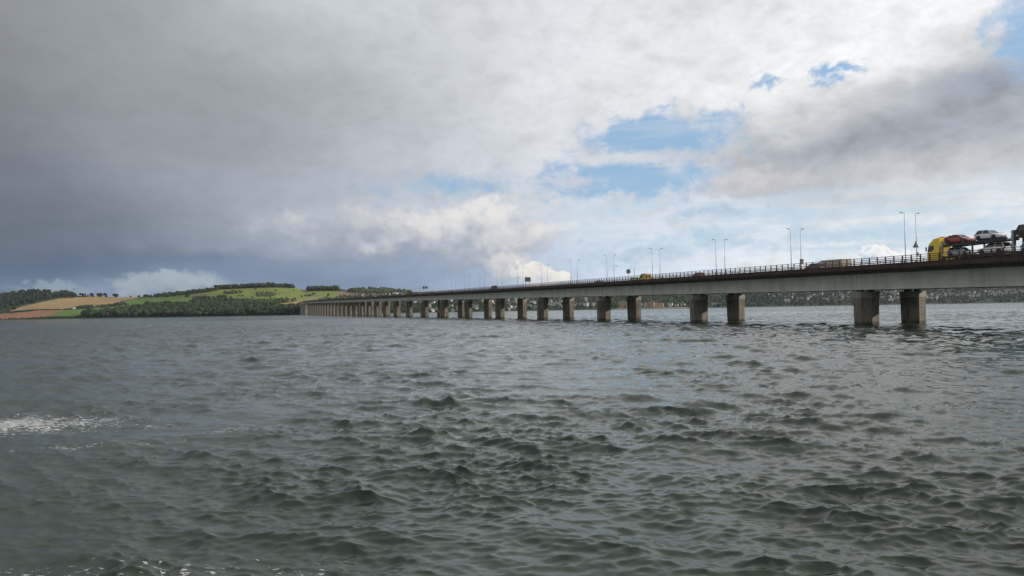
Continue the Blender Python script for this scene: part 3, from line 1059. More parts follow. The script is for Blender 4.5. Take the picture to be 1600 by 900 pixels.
# waterfront buildings at the foot of the town
FRONT = [  # x, y, half length, half depth, wall, ridge, wall material, roof, label, windows
    (974, 481.0, 14, 7, 15, 5, PINK, SLATE, 'tall red sandstone tenement on the waterfront, taller of the joined pair', 9),
    (989, 481.0, 16, 7, 12, 4, PINK, SLATE, 'long red sandstone tenement beside the taller one on the waterfront', 10),
    (1001, 479.6, 6, 6, 10, 2.5, WHITE_R, SLATE, 'bright white end-on house on the waterfront behind a pier', 3),
    (1009, 479.4, 7, 5, 11, 5, STONE, SLATE, 'steep-roofed grey stone house between white house and brick block', 4),
    (1018, 479.4, 10, 6, 12, 4, PINK, TILE, 'brown brick block with tiled roof on the waterfront', 6),
    (1030, 479.4, 16, 7, 8, 4, TAN, TILE, 'long low tan boat shed with hipped-looking tiled roof', 7),
    (1047, 479.0, 9, 6, 9, 3, WHITE_R, SLATE, 'white two-storey house with slate roof beside the jetty', 5),
    (1057, 479.0, 6, 5, 5, 2.6, TAN, SLATE, 'small tan cottage next to the white jetty house', 3),
    (1067, 478.6, 8, 5, 6, 2.6, PALE, SLATE, 'low pale house half hidden by the second pier', 4),
    (1116, 477.6, 9, 5, 7, 3, PALE, SLATE, 'pale house at the water between the second pier columns', 4),
    (1392, 471.6, 9, 6, 10, 3, WHITE_R, SLATE, 'white waterside house between the nearest pier columns', 4),
    (1230, 472.0, 11, 6, 9, 3, WHITE_R, SLATE, 'white waterside villa on its own below the trees', 5),
    (868, 477.5, 17, 7, 7, 3, PALE, SLATE, 'long pale hall on the bank between the third pier columns', 8),
    (915, 478.5, 9, 6, 8, 3.5, WHITE_R, SLATE, 'white gabled house near the water left of the red tenements', 4),
]
for x, y, wx, wy, hw, hr, wm, rm, lab, nw in FRONT:
    pt, _ = site(x, y)
    pt.z = max(pt.z, 0.5) + 2.0
    o = gable_house(wx, wy, hw, hr, wm, rm, True, nw)
    o.name = 'waterfront_building'
    o.location = pt
    o.rotation_euler = (0, 0, -math.atan2(pt.x, pt.y) + rng.normal() * 0.15)
    tag(o, lab, 'building')
# sea wall with jetty below the waterfront buildings
p0, _ = site(962, 482.2)
p1, _ = site(1075, 480.3)
mid = (p0 + p1) / 2
an = math.atan2(p1.y - p0.y, p1.x - p0.x)
ln = (p1 - p0).length / 2
wl = link('sea_wall', None, None, (mid.x, mid.y, 0), (0, 0, an))
tag(wl, 'pale sand-coloured sea wall below the waterfront buildings', 'wall')
part('wall', MB().box(-ln, ln, -7, -4, -2, 3.2), TAN, wl)
part('coping', MB().box(-ln - 0.2, ln + 0.2, -7.4, -3.8, 3.21, 3.7), STONE, wl)
# farm buildings on the left hillside
for x, y, lab, wm in ((115.5, 482.4, 'small white farmhouse beside the farm hedge on the left hill', WHITE_R), (335, 474, 'white cottage roof among trees on the green hillside', WHITE_R),
                      (148, 481, 'red-roofed farm barn behind the left farm hedge', TAN), (452, 472, 'tan farm building beside the dry strip under the pasture', TAN)):
    pt, _ = site(x, y)
    o = gable_house(4.5, 3, 2.6, 2.0, wm if wm is TAN else PALE, TILE if wm is TAN else SLATE, False, 2)
    o.name = 'farm_building'
    pt.z += 1.5
    o.location = pt
    o.rotation_euler = (0, 0, -math.atan2(pt.x, pt.y) + 0.3)
    tag(o, lab, 'farmhouse' if wm is WHITE_R else 'barn')


# ------------------------------------------------------------------ the road bridge
TH = R(18.2)                       # bearing of the bridge axis
GR = 0.01235                       # long gradient, rising to the far shore
S0, S1 = -75.0, 2075.0
Z0 = 9.75                         # road level at s = 110
E_IN, E_OUT = 97.5, 118.5          # parapet lines, distance from the camera line


def road(s):
    return Z0 + GR * (s - 110.0)


def B(d, s, z):
    """bridge coordinates (across, along, height) to world"""
    return Vector((d * math.cos(TH) - s * math.sin(TH), d * math.sin(TH) + s * math.cos(TH), z))


def stained(name, base, tint, rough, streak=(3.0, 3.0, 0.25), var=0.3, bump=0.2, joints=0.0):
    """weathered concrete / paint with run-down streaks"""
    m = bpy.data.materials.new(name)
    m.use_nodes = True
    t = NT(m.node_tree)
    p = t.n['Principled BSDF']
    p.inputs['Roughness'].default_value = rough
    p.inputs['Specular IOR Level'].default_value = 0.3
    g = t.node('ShaderNodeNewGeometry')
    v = g.outputs['Position']
    n1 = t.noise(t.vmul(v, streak), 1.0, 5, 0.6)
    n2 = t.noise(v, 0.35, 4, 0.6)
    n3 = t.noise(v, 4.0, 4, 0.65)
    f = t.add(t.add(t.mul(n1, 0.45), t.mul(n2, 0.35)), t.mul(n3, 0.2))
    c = t.mix(t.step(f, 0.34, 0.66), tuple(k * (1 - var) for k in base), tint)
    if joints:
        # tide mark: weed-dark concrete in the splash zone
        x, y, z = t.split(v)
        wet = t.step(t.add(z, t.mul(t.sub(n1, 0.5), 1.0)), 0.75, 0.15)
        c = t.mix(t.mul(wet, 0.75), c, (0.030, 0.030, 0.022))
    t.l.new(c, p.inputs['Base Color'])
    b = t.node('ShaderNodeBump')
    b.inputs['Strength'].default_value = bump
    b.inputs['Distance'].default_value = 0.04
    t.l.new(n3, b.inputs['Height'])
    t.l.new(b.outputs[0], p.inputs['Normal'])
    return m


CONC = stained('pier_concrete', (0.165, 0.145, 0.118), (0.255, 0.23, 0.185), 0.9, (1.6, 1.6, 0.35), 0.45, 0.4, 1.0)
CAPC = stained('cap_concrete', (0.30, 0.29, 0.25), (0.38, 0.37, 0.32), 0.9, (2.0, 2.0, 0.4), 0.3, 0.3)
GIRD = stained('girder_paint', (0.58, 0.60, 0.53), (0.66, 0.68, 0.60), 0.55, (0.5, 0.5, 0.06), 0.24, 0.05)
FASC = stained('parapet_brown', (0.060, 0.040, 0.032), (0.088, 0.058, 0.047), 0.75, (2.0, 2.0, 0.3), 0.35, 0.2)
SLAB = stained('deck_concrete', (0.16, 0.155, 0.14), (0.22, 0.21, 0.19), 0.9, (1, 1, 1), 0.3, 0.2)
RAILM = principled('rail_paint', (0.075, 0.040, 0.034), 0.6, 0.0, var=0.3, vscale=2.0)
ASPH = principled('asphalt', (0.05, 0.05, 0.052), 0.9, var=0.25, vscale=0.8, bump=0.2, bscale=40)
LINEW = principled('road_paint', (0.75, 0.75, 0.72), 0.7, var=0.12, vscale=3.0)
RUBBER = principled('rubber', (0.02, 0.02, 0.02), 0.8)
DARKST = principled('dark_steel', (0.05, 0.05, 0.052), 0.55, 0.4)
POLE = principled('pole_grey', (0.30, 0.31, 0.32), 0.5, 0.4, var=0.15, vscale=1.5)

bridge = link('road_bridge', None, None, (0, 0, 0), (0, 0, TH))
tag(bridge, 'long low road bridge on twin concrete columns crossing the estuary', 'bridge')


def strip(x0, x1, z0, z1, s0=S0, s1=S1):
    """straight member following the gradient; z relative to the road"""
    mb = MB()
    rings = []
    for s in (s0, s1):
        r = road(s)
        rings.append([(x0, s, r + z0), (x0, s, r + z1), (x1, s, r + z1), (x1, s, r + z0)])
    return mb.loft(rings)


# deck slab with tapered cantilevers
rings = []
for s in (S0, S1):
    r = road(s)
    rings.append([(E_IN + 0.42, s, r - 0.06), (E_OUT - 0.42, s, r - 0.06), (E_OUT - 0.42, s, r - 0.30), (115.4, s, r - 0.80), (100.6, s, r - 0.80), (E_IN + 0.42, s, r - 0.30)])
part('deck_slab', MB().loft(rings), SLAB, bridge)
for a, b in ((98.4, 105.9), (110.1, 117.6)):
    part('carriageway', strip(a, b, -0.058, 0.0), ASPH, bridge)
    mb = MB()
    s = S0 + 3
    c = (a + b) / 2
    while s < 700:
        mb.poly([(c - 0.06, s, road(s) + 0.005), (c + 0.06, s, road(s) + 0.005), (c + 0.06, s + 3, road(s + 3) + 0.005), (c - 0.06, s + 3, road(s + 3) + 0.005)])
        s += 9
    tag(part('lane_line', mb, LINEW, bridge), kind='stuff')
part('walkway', strip(106.3, 109.7, -0.058, 0.55), SLAB, bridge)
# edge beams, one length for each span, and the paired girders
PIERS = [110.4 + 55 * n for n in range(-2, 35)]
SPAN = 55.0


def seg(x0, x1, z0, z1, taper=0.0, L=SPAN, gap=0.05):
    mb = MB()
    rings = []
    for s in (gap, L - gap):
        r = GR * s
        rings.append([(x0 + taper, s, r + z0), (x0, s, r + z1), (x1, s, r + z1), (x1 - taper, s, r + z0)])
    return mb.loft(rings)


me_in = seg(E_IN, E_IN + 0.40, -0.22, 0.50).mesh('edge_beam', FASC)
me_in2 = seg(E_IN - 0.06, E_IN + 0.46, 0.503, 0.60).mesh('coping', FASC)
me_out = seg(E_OUT - 0.40, E_OUT, -0.22, 0.50).mesh('edge_beam', FASC)
me_g1 = seg(100.75, 104.65, -3.48, -0.803, 0.12, SPAN, 0.07).mesh('girder', GIRD)
me_g2 = seg(111.35, 115.25, -3.48, -0.803, 0.12, SPAN, 0.07).mesh('girder', GIRD)
me_fl = seg(100.60, 104.80, -3.56, -3.483, 0.0, SPAN, 0.07).mesh('bottom_flange', GIRD)
me_fl2 = seg(111.2, 115.4, -3.56, -3.483, 0.0, SPAN, 0.07).mesh('bottom_flange', GIRD)
for s in PIERS[:-1]:
    z = road(s)
    o = link('edge_beam', me_in, bridge, (0, s, z))
    link('coping', me_in2, o)
    link('edge_beam', me_out, bridge, (0, s, z))
    g = link('girder', me_g1, bridge, (0, s, z))
    link('bottom_flange', me_fl, g)
    g = link('girder', me_g2, bridge, (0, s, z))
    link('bottom_flange', me_fl2, g)


# columns: six-sided, pointed up and down the bridge, slightly flared, cast in lifts
def hexring(z, k, ins=0.0):
    a, b, c = 2.03 * k - ins, 0.93 * k - ins, 1.42 * k - ins
    return [(a, -b, z), (a, b, z), (0, c, z), (-a, b, z), (-a, -b, z), (0, -c, z)]


def column_mesh(h, plinth):
    mb = MB()
    rings = []
    z = -3.0
    lift = 1.25
    zs = []
    q = 0.35
    while q < h - 1.6:
        zs.append(q)
        q += lift
    k = lambda zz: 1.0 + 0.055 * (zz - h) / max(h, 8.0)
    rings.append(hexring(z, k(z)))
    for q in zs:
        rings.append(hexring(q - 0.035, k(q)))
        rings.append(hexring(q - 0.02, k(q), 0.05))
        rings.append(hexring(q + 0.02, k(q), 0.05))
        rings.append(hexring(q + 0.035, k(q)))
    rings.append(hexring(h - 1.25, k(h)))
    mb.loft(rings)
    return mb


cap_me = MB().loft([hexring(-1.245, 1.005, 0.06), hexring(-1.19, 1.005, 0.06), hexring(-1.185, 1.035), hexring(-0.18, 1.045), hexring(-0.10, 1.02)]).mesh('cap', CAPC)
bear_me = MB().box(-0.45, 0.45, -0.4, 0.4, -0.10, 0.20).mesh('bearing', DARKST)
PL_H = 3.9
pl_me = MB().loft([hexring(-3, 1.16), hexring(PL_H - 0.5, 1.14), hexring(PL_H - 0.2, 1.16), hexring(PL_H, 1.10)]).mesh('plinth', CONC)
for i, s in enumerate(PIERS[1:]):
    n = i - 1
    top = road(s) - 3.56 - 0.22
    for d in (102.7, 113.3):
        if n >= 31:
            continue
        c = part('column', column_mesh(top, n >= 6), CONC, bridge, loc=(d, s, 0))
        link('cap', cap_me, c, (0, 0, top))
        for sx_ in (-1.1, 1.1):
            link('bearing', bear_me, c, (sx_, 0, top))
        if n >= 6:
            link('plinth', pl_me, c)
# abutment at the far shore
part('abutment', MB().loft([[(99.6, 1822, -3), (99.6, 2090, -3), (116.4, 2090, -3), (116.4, 1822, -3)],
                            [(99.9, 1824, road(1822) - 3.7), (99.9, 2090, road(2090) - 3.7), (116.1, 2090, road(2090) - 3.7), (116.1, 1824, road(1822) - 3.7)]]), CAPC, bridge)
for k in range(9):
    part('buttress', MB().box(98.7, 99.58, 1826 + k * 28, 1830 + k * 28, -3, road(1826 + k * 28) - 4.2), CAPC, bridge)

# parapet railing: posts and four rails on the near side
POST_S = 1.75
mb = MB()
mb.box(-0.06, 0.06, -0.10, 0.10, 0, 1.07)
post_me = mb.mesh('rail_post', RAILM)
n_post = int((S1 - 40) / POST_S)
near_posts = []
for k in range(300):
    s = 62.0 + k * POST_S
    link('rail_post', post_me, bridge, (E_IN + 0.2, s, road(s) + 0.60))
rest = MB()
s = S0 + 1
while s < 1900:
    if not (61.5 < s < 62.0 + 300 * POST_S - 0.2):
        rest.box(E_IN + 0.145, E_IN + 0.255, s - 0.075, s + 0.075, road(s) + 0.6, road(s) + 1.67)
    s += POST_S
tag(part('rail_posts_beyond', rest, RAILM, bridge), kind='stuff')
for q in (0.22, 0.50, 0.78):
    part('rail', strip(E_IN + 0.17, E_IN + 0.23, 0.60 + q - 0.04, 0.60 + q + 0.04), RAILM, bridge)
part('top_rail', strip(E_IN + 0.11, E_IN + 0.29, 1.67, 1.75), RAILM, bridge)
# the same railing on the far side and low barriers beside the walkway
far = MB()
s = S0 + 1
while s < 1200:
    far.box(E_OUT - 0.255, E_OUT - 0.145, s - 0.075, s + 0.075, road(s) + 0.5, road(s) + 1.60)
    s += POST_S
tag(part('far_rail_posts', far, RAILM, bridge), kind='stuff')
for q in (0.22, 0.50, 0.78):
    part('rail', strip(E_OUT - 0.23, E_OUT - 0.17, 0.52 + q - 0.03, 0.52 + q + 0.03), RAILM, bridge)
part('top_rail', strip(E_OUT - 0.29, E_OUT - 0.11, 1.60, 1.68), RAILM, bridge)
cen = MB()
s = S0 + 1
while s < 900:
    for d in (106.45, 109.55):
        cen.box(d - 0.04, d + 0.04, s - 0.05, s + 0.05, road(s) + 0.55, road(s) + 1.55)
    s += 2.4
tag(part('walkway_rail_posts', cen, RAILM, bridge), kind='stuff')
for d in (106.45, 109.55):
    for q in (0.95, 1.25, 1.55):
        part('rail', strip(d - 0.025, d + 0.025, q - 0.025, q + 0.025), RAILM, bridge)

# ------------------------------------------------------------------ lamp posts in pairs beside the walkway
GL = principled('lantern_glass', (0.45, 0.46, 0.45), 0.3)


def make_lamp():
    root = link('lamp_post', None)
    part('base', MB().box(-0.17, 0.17, -0.17, 0.17, 0, 1.0), POLE, root)
    part('pole', MB().tube((0, 0, 0.9), (0, 0, 9.0), 0.072, 0.042, 10), POLE, root, True)
    mb = MB()
    pts = [(0, 0, 8.95), (-0.06, 0, 9.15), (-0.22, 0, 9.22), (-0.40, 0, 9.24)]
    for a, b in zip(pts[:-1], pts[1:]):
        mb.tube(a, b, 0.05, 0.045, 8)
    part('arm', mb, POLE, root, True)
    ln_ = part('lantern', MB().loft([[(-0.36, -0.06, 9.20), (-0.36, 0.06, 9.20), (-0.36, 0.06, 9.28), (-0.36, -0.06, 9.28)],
                                     [(-0.52, -0.13, 9.17), (-0.52, 0.13, 9.17), (-0.52, 0.10, 9.31), (-0.52, -0.10, 9.31)],
                                     [(-0.92, -0.10, 9.19), (-0.92, 0.10, 9.19), (-0.92, 0.07, 9.27), (-0.92, -0.07, 9.27)]]), DARKST, root)
    part('diffuser', MB().box(-0.86, -0.50, -0.09, 0.09, 9.135, 9.165), GL, ln_)
    return root


def lamp_s(k):
    return 105.3 + 30.2 * k - (2.1 if k == 2 else 0.0)


lamp0 = make_lamp()
first = True
k = 0
LAMPS = {}
while True:
    s = lamp_s(k)
    if s > 1980:
        break
    for side, d in ((0, 106.75), (1, 109.25)):
        o = lamp0 if first else copy_tree(lamp0)
        first = False
        o.location = B(d, s, road(s) + 0.55)
        o.rotation_euler = (0, 0, TH + (0 if side == 0 else math.pi))
        LAMPS[(k, side)] = o
        if k == 0:
            lab = 'grey lamp post arm towards the near carriageway ahead of the yellow lorry' if side == 0 else 'grey lamp post carrying a triangular sign ahead of the yellow lorry'
            tag(o, lab, 'lamp post', 'lamp posts along the bridge')
        elif k == 1:
            lab = 'grey lamp post beside the dark car, arm over the near carriageway' if side == 0 else 'grey lamp post carrying a small square box sign by the dark car'
            tag(o, lab, 'lamp post', 'lamp posts along the bridge')
        else:
            ords = {2: 'third', 3: 'fourth', 4: 'fifth', 5: 'sixth', 6: 'seventh', 7: 'eighth', 8: 'ninth', 9: 'tenth'}
            sd_ = 'near' if side == 0 else 'far'
            if k in ords:
                tag(o, f'{sd_}-side grey lamp post of the {ords[k]} pair ahead of the yellow lorry', 'lamp post', 'lamp posts along the bridge')
            else:
                tag(o, f'slim grey {sd_}-side lamp post in the crowded far rows of the bridge', 'lamp post', 'lamp posts along the bridge')
    k += 1

# signs
SIGNB = principled('sign_back', (0.10, 0.105, 0.11), 0.5, 0.5)
SIGNW = principled('sign_white', (0.75, 0.75, 0.75), 0.5)
SIGNR = principled('sign_red', (0.55, 0.03, 0.03), 0.5)
s = lamp_s(0)
tz = road(s) + 0.55
# warning triangle seen from behind, clamped to the far lamp post
tri = link('warning_sign', None, None, B(109.25, s, tz), (0, 0, TH))
tag(tri, 'grey back of a triangular warning sign on the lamp post by the lorry', 'sign')


def tri_ring(y, r):
    return [(r * math.sin(a), y, 3.55 + r * math.cos(a)) for a in (0, 2.0944, 4.1888)]


part('sign_plate', MB().loft([tri_ring(0.14, 0.80), tri_ring(0.17, 0.80)]), SIGNB, tri)
part('rim', MB().loft([tri_ring(0.171, 0.80), tri_ring(0.18, 0.80)]), SIGNR, tri)
part('clamp', MB().box(-0.12, 0.12, -0.12, 0.139, 3.4, 3.5), SIGNB, tri)
pl = link('plate_sign', None, None, B(109.25, s, tz), (0, 0, TH))
tag(pl, 'small rectangular plate sign below the warning triangle', 'sign')
part('sign_plate', MB().box(-0.28, 0.28, -0.17, -0.14, 1.65, 2.35), SIGNB, pl)
part('clamp', MB().box(-0.12, 0.12, -0.139, 0.12, 1.9, 2.0), SIGNB, pl)
s = lamp_s(1)
bxs = link('lamp_box_sign', None, None, B(109.25, s, road(s) + 0.55), (0, 0, TH))
tag(bxs, 'small dark square box sign fixed to a lamp post by the dark car', 'sign')
part('cabinet', MB().box(-0.42, 0.42, -0.24, -0.10, 1.75, 2.75), SIGNB, bxs)
part('visor', MB().box(-0.46, 0.46, -0.42, -0.241, 2.70, 2.78), DARKST, bxs)
part('clamp', MB().box(-0.12, 0.12, -0.099, 0.12, 2.2, 2.3), SIGNB, bxs)


def x_to_s(x, d):
    """station along the bridge of a survey bearing at distance d from the camera line"""
    t = math.tan(R(bear(x, 440)[0]))
    Y = d / (math.cos(TH) * t + math.sin(TH))
    return math.cos(TH) * Y - math.sin(TH) * t * Y


# message sign on two legs
s = x_to_s(824, 105.9)
vms = link('message_sign', None, None, B(106.1, s, road(s)), (0, 0, TH))
tag(vms, 'dark square message board on two legs above the bridge deck', 'sign')
for q in (-0.9, 0.9):
    part('leg', MB().tube((q, 0, 0), (q, 0, 3.2), 0.10, None, 8), POLE, vms)
part('board', MB().box(-1.2, 1.2, -0.2, 0.2, 3.2, 5.1), DARKST, vms)
part('face', MB().box(-1.05, 1.05, -0.212, -0.202, 3.35, 4.95), SIGNB, vms)
# round sign beside the yellow van
s = x_to_s(982, 106.0)
rs_ = link('round_sign', None, None, B(106.0, s, road(s)), (0, 0, TH))
tag(rs_, 'dark round sign on a short post beside the yellow van', 'sign')
part('post', MB().tube((0, 0, 0), (0, 0, 4.4), 0.07, None, 8), POLE, rs_)
part('disc', MB().tube((0, -0.08, 3.75), (0, -0.12, 3.75), 0.72, 0.72, 20), SIGNB, rs_)
part('backing_plate', MB().box(-0.62, 0.62, -0.079, -0.05, 3.2, 4.3), DARKST, rs_)
s = x_to_s(991.5, 106.0)
ae = link('marker_post', None, None, B(106.0, s, road(s)), (0, 0, TH))
tag(ae, 'thin dark upright post between round sign and yellow van', 'post')
part('shaft', MB().tube((0, 0, 0), (0, 0, 4.6), 0.06, 0.05, 8), DARKST, ae)
part('foot_plate', MB().box(-0.2, 0.2, -0.2, 0.2, 0, 0.04), DARKST, ae)
# paired sign boards far along
s = x_to_s(664, 106.0)
pb = link('paired_sign', None, None, B(106.0, s, road(s)), (0, 0, TH))
tag(pb, 'pair of dark sign boards side by side far along the bridge', 'sign')
for q in (-0.95, 0.95):
    part('post', MB().tube((q, 0, 0), (q, 0, 5.0), 0.12, None, 8), POLE, pb)
    part('board', MB().box(q - 0.75, q + 0.75, -0.2, -0.121, 4.3, 5.8), DARKST, pb)

# ------------------------------------------------------------------ vehicles
def paint(name, c):
    m = principled(name, c, 0.28, 0.0, 0.5, var=0.06, vscale=1.5, coat=0.5)
    return m


P_YEL = paint('paint_yellow', (0.80, 0.56, 0.02))
P_RED = paint('paint_red', (0.35, 0.012, 0.014))
P_DRED = paint('paint_dark_red', (0.20, 0.018, 0.018))
P_WHT = paint('paint_white', (0.72, 0.73, 0.73))
P_SIL = paint('paint_silver', (0.42, 0.45, 0.48))
P_BLK = paint('paint_black', (0.025, 0.026, 0.03))
P_GRY = paint('paint_grey', (0.10, 0.10, 0.11))
GLASS = principled('car_glass', (0.012, 0.014, 0.016), 0.08, spec=0.6)
LENS = principled('lamp_lens', (0.70, 0.72, 0.74), 0.15, spec=0.6)
TAIL = principled('tail_lens', (0.35, 0.01, 0.01), 0.2)
ALLOY = principled('alloy', (0.45, 0.46, 0.47), 0.35, 0.7)
ORANGE = principled('orange_board', (0.42, 0.15, 0.04), 0.6)
BEIGE = principled('beige_curtain', (0.50, 0.45, 0.36), 0.75, var=0.12, vscale=1.0)
TRIM = principled('black_trim', (0.03, 0.03, 0.032), 0.6)


def wheel(parent, x, y, r=0.32, w=0.2, sgn=1):
    """axle along x; tyre with rim and hub"""
    w_ = link('wheel', None, parent, (x, y, r))
    mb = MB()
    prof = [(-w / 2, r * 0.86), (-w / 2 * 0.8, r), (w / 2 * 0.8, r), (w / 2, r * 0.86), (w / 2, r * 0.62), (-w / 2, r * 0.62)]
    n = 20
    rings = [[(px, pr * math.cos(2 * math.pi * k / n), pr * math.sin(2 * math.pi * k / n)) for k in range(n)] for px, pr in prof + prof[:1]]
    mb.loft(rings, cap=False)
    part('tyre', mb, RUBBER, w_, True)
    mb = MB()
    for sg in (-1, 1):
        xo = sg * w * 0.36
        for k in range(5):
            a = 2 * math.pi * k / 5
            M = Matrix.Translation((xo, 0, 0)) @ Matrix.Rotation(a, 4, 'X')
            mb.box(-0.015, 0.015, -0.045, 0.045, 0.03, r * 0.63, M)
        mb.tube((xo - 0.012, 0, 0), (xo + 0.012, 0, 0), r * 0.2, None, 10)
    part('rim', mb, ALLOY, w_)
    return w_


def make_car(style, mat, name='car'):
    """front towards +y; base at road level. style: hatch, coupe, suv, van"""
    P = {
        # length, half width, (y, shoulder z) stations rear to front, roof (y rear base, y rear top, y front top, y front base), roof z, sill
        'hatch': (4.0, 0.86, [(0, .70), (.18, .88), (1.0, .93), (2.5, .90), (3.0, .84), (3.6, .76), (3.9, .62), (4.0, .50)], (0.12, 0.55, 2.05, 3.0), 1.46, .22),
        'coupe': (4.3, 0.89, [(0, .74), (.15, .90), (1.0, .90), (2.6, .86), (3.2, .80), (3.9, .70), (4.2, .56), (4.3, .46)], (0.25, 1.25, 2.25, 3.2), 1.36, .19),
        'suv': (4.4, 0.92, [(0, .80), (.15, 1.02), (1.2, 1.06), (2.9, 1.04), (3.4, .99), (4.0, .92), (4.3, .74), (4.4, .56)], (0.10, 0.42, 2.45, 3.35), 1.66, .27),
        'van': (5.2, 0.98, [(0, 1.1), (.05, 1.25), (1.2, 1.27), (3.9, 1.22), (4.3, 1.15), (4.8, 1.02), (5.1, .8), (5.2, .6)], (0.04, 0.14, 3.55, 4.35), 2.25, .27),
    }[style]
    L, W, st, (yr0, yr1, yf1, yf0), zr, sill = P
    root = link(name, None)
    mb = MB()
    rings = []
    for i, (y, zs) in enumerate(st):
        e = min(1.0, 0.80 + 0.9 * min(y, L - y))
        w = W * (0.86 + 0.14 * min(1.0, min(y, L - y) / 0.45))
        zb = sill + (0.10 if i in (0, len(st) - 1) else 0)
        rings.append([(-w * .93, y, zb), (-w, y, zb + .16), (-w, y, zs - .16), (-w * .93, y, zs - .03), (-w * .6, y, zs + .02), (w * .6, y, zs + .02), (w * .93, y, zs - .03), (w, y, zs - .16), (w, y, zb + .16), (w * .93, y, zb)])
    mb.loft(rings)
    body = part('body', mb, mat, root, False)
    zsr = np.interp([yr0, yf0], [q[0] for q in st], [q[1] for q in st])
    wb, wt = W * 0.90, W * 0.70
    gb = [(-wb, yr0, zsr[0]), (wb, yr0, zsr[0]), (wb, yf0, zsr[1]), (-wb, yf0, zsr[1])]
    gt = [(-wt, yr1, zr - .06), (wt, yr1, zr - .06), (wt, yf1, zr - .06), (-wt, yf1, zr - .06)]
    part('glazing', MB().loft([gb, gt]), GLASS, root)
    k = 1.04
    rt = [[(-wt * k, yr1 - .05, zr - .065), (wt * k, yr1 - .05, zr - .065), (wt * k, yf1 + .05, zr - .065), (-wt * k, yf1 + .05, zr - .065)],
          [(-wt * .92, yr1 + .08, zr), (wt * .92, yr1 + .08, zr), (wt * .92, yf1 - .08, zr), (-wt * .92, yf1 - .08, zr)]]
    part('roof', MB().loft(rt), mat, root)
    # pillars
    for sg in (-1, 1):
        for (y0, y1) in ((yr0, yr1), (yf0, yf1), ((yr0 + yf0) / 2 - .15, (yr1 + yf1) / 2)):
            a = Vector((sg * (wb + .01), y0, np.interp(y0, [q[0] for q in st], [q[1] for q in st]) - 0.04))
            b = Vector((sg * (wt + .01), y1, zr - .05))
            part('pillar', MB().tube(a, b, 0.055 if y0 != yr0 else 0.10, None, 6), mat, root)
        if style == 'van':
            M = [(sg * (wb + .012), 0.06, 1.2), (sg * (wb + .012), 2.7, 1.2), (sg * (wt + .012), 2.55, zr - .06), (sg * (wt + .012), 0.14, zr - .06)]
            M2 = [(p[0] - sg * .03, p[1], p[2]) for p in M]
            part('side_panel', MB().loft([M, M2]), mat, root)
        part('door_mirror', MB().box(sg * W - .02 + (0.0 if sg > 0 else -.14), sg * W + .16 - (0.0 if sg > 0 else .14), yf0 - .42, yf0 - .30, zsr[1] + .02, zsr[1] + .16), mat, root)
        part('headlight', MB().box(sg * W * .72 - .17, sg * W * .72 + .17, L - .20, L - .03, st[-1][1] + .02, st[-1][1] + .14), LENS, root)
        part('tail_light', MB().box(sg * W * .74 - .14, sg * W * .74 + .14, -.012, .12, st[0][1] - .04, st[0][1] + .14), TAIL, root)
    part('sill_trim', MB().box(-W * .9, W * .9, .25, L - .25, sill - .06, sill + .10), TRIM, root)
    part('grille', MB().box(-W * .5, W * .5, L - .03, L + .015, st[-1][1] - .12, st[-1][1] - .02), TRIM, root)
    part('number_plate', MB().box(-.26, .26, -.02, .005, .52, .63), SIGNW, root)
    r = {'hatch': .31, 'coupe': .33, 'suv': .36, 'van': .35}[style]
    for y in (L * .19, L * .80):
        part('wheel_arch', MB().tube((-W - .004, y, r + .02), (W + .004, y, r + .02), r * 1.2, None, 20), TRIM, root)
        for sg in (-1, 1):
            wheel(root, sg * (W - .085), y, r, .2)
    return root


def put(o, d, s_rear, z_off=0.0, facing=1, pitch=0.0):
    """stand a vehicle on the road: facing 1 = away to the far shore; s_rear = its +facing start"""
    o.location = B(d, s_rear, road(s_rear) + z_off)
    if facing > 0:
        o.rotation_euler = (math.atan(GR) + pitch, 0, TH)
    else:
        o.rotation_euler = (-math.atan(GR) - pitch, 0, TH + math.pi)
    return o


LANE = 100.3
# ---- car transporter: cab, carrying body and drawbar trailer
tr = link('car_transporter', None)
sF = x_to_s(1449.5, LANE - 1.25)
LR = sF                              # cab front
put(tr, LANE, LR, 0.0)
tag(tr, 'yellow-cabbed car transporter lorry loaded with cars on the bridge', 'lorry')


def prof(y_z, x0, x1):
    return MB().loft([[(x0, y, z) for y, z in y_z], [(x1, y, z) for y, z in y_z]])


# cab side outline (y back from the front)
cabp = [(-0.05, .55), (0.0, 1.3), (-0.05, 2.1), (-0.26, 3.05), (-0.40, 3.32), (-0.98, 3.78), (-1.20, 4.0), (-2.02, 4.12), (-2.25, 4.06), (-2.25, .95), (-2.05, .55)]
mb = MB()
rings = []
for xk, ins in ((-1.25, .10), (-1.18, .0), (1.18, .0), (1.25, .10)):
    cy, cz = -1.15, 2.1
    rings.append([(xk, cy + (y - cy) * (1 - ins * .5), cz + (z - cz) * (1 - ins * .5)) for y, z in cabp])
cab = part('cab', mb.loft(rings), P_YEL, tr)
part('windscreen', MB().loft([[(-1.05, .0, 2.15), (1.05, .0, 2.15), (1.0, -.22, 3.02), (-1.0, -.22, 3.02)], [(-1.05, -.09, 2.15), (1.05, -.09, 2.15), (1.0, -.31, 3.02), (-1.0, -.31, 3.02)]]), GLASS, cab)
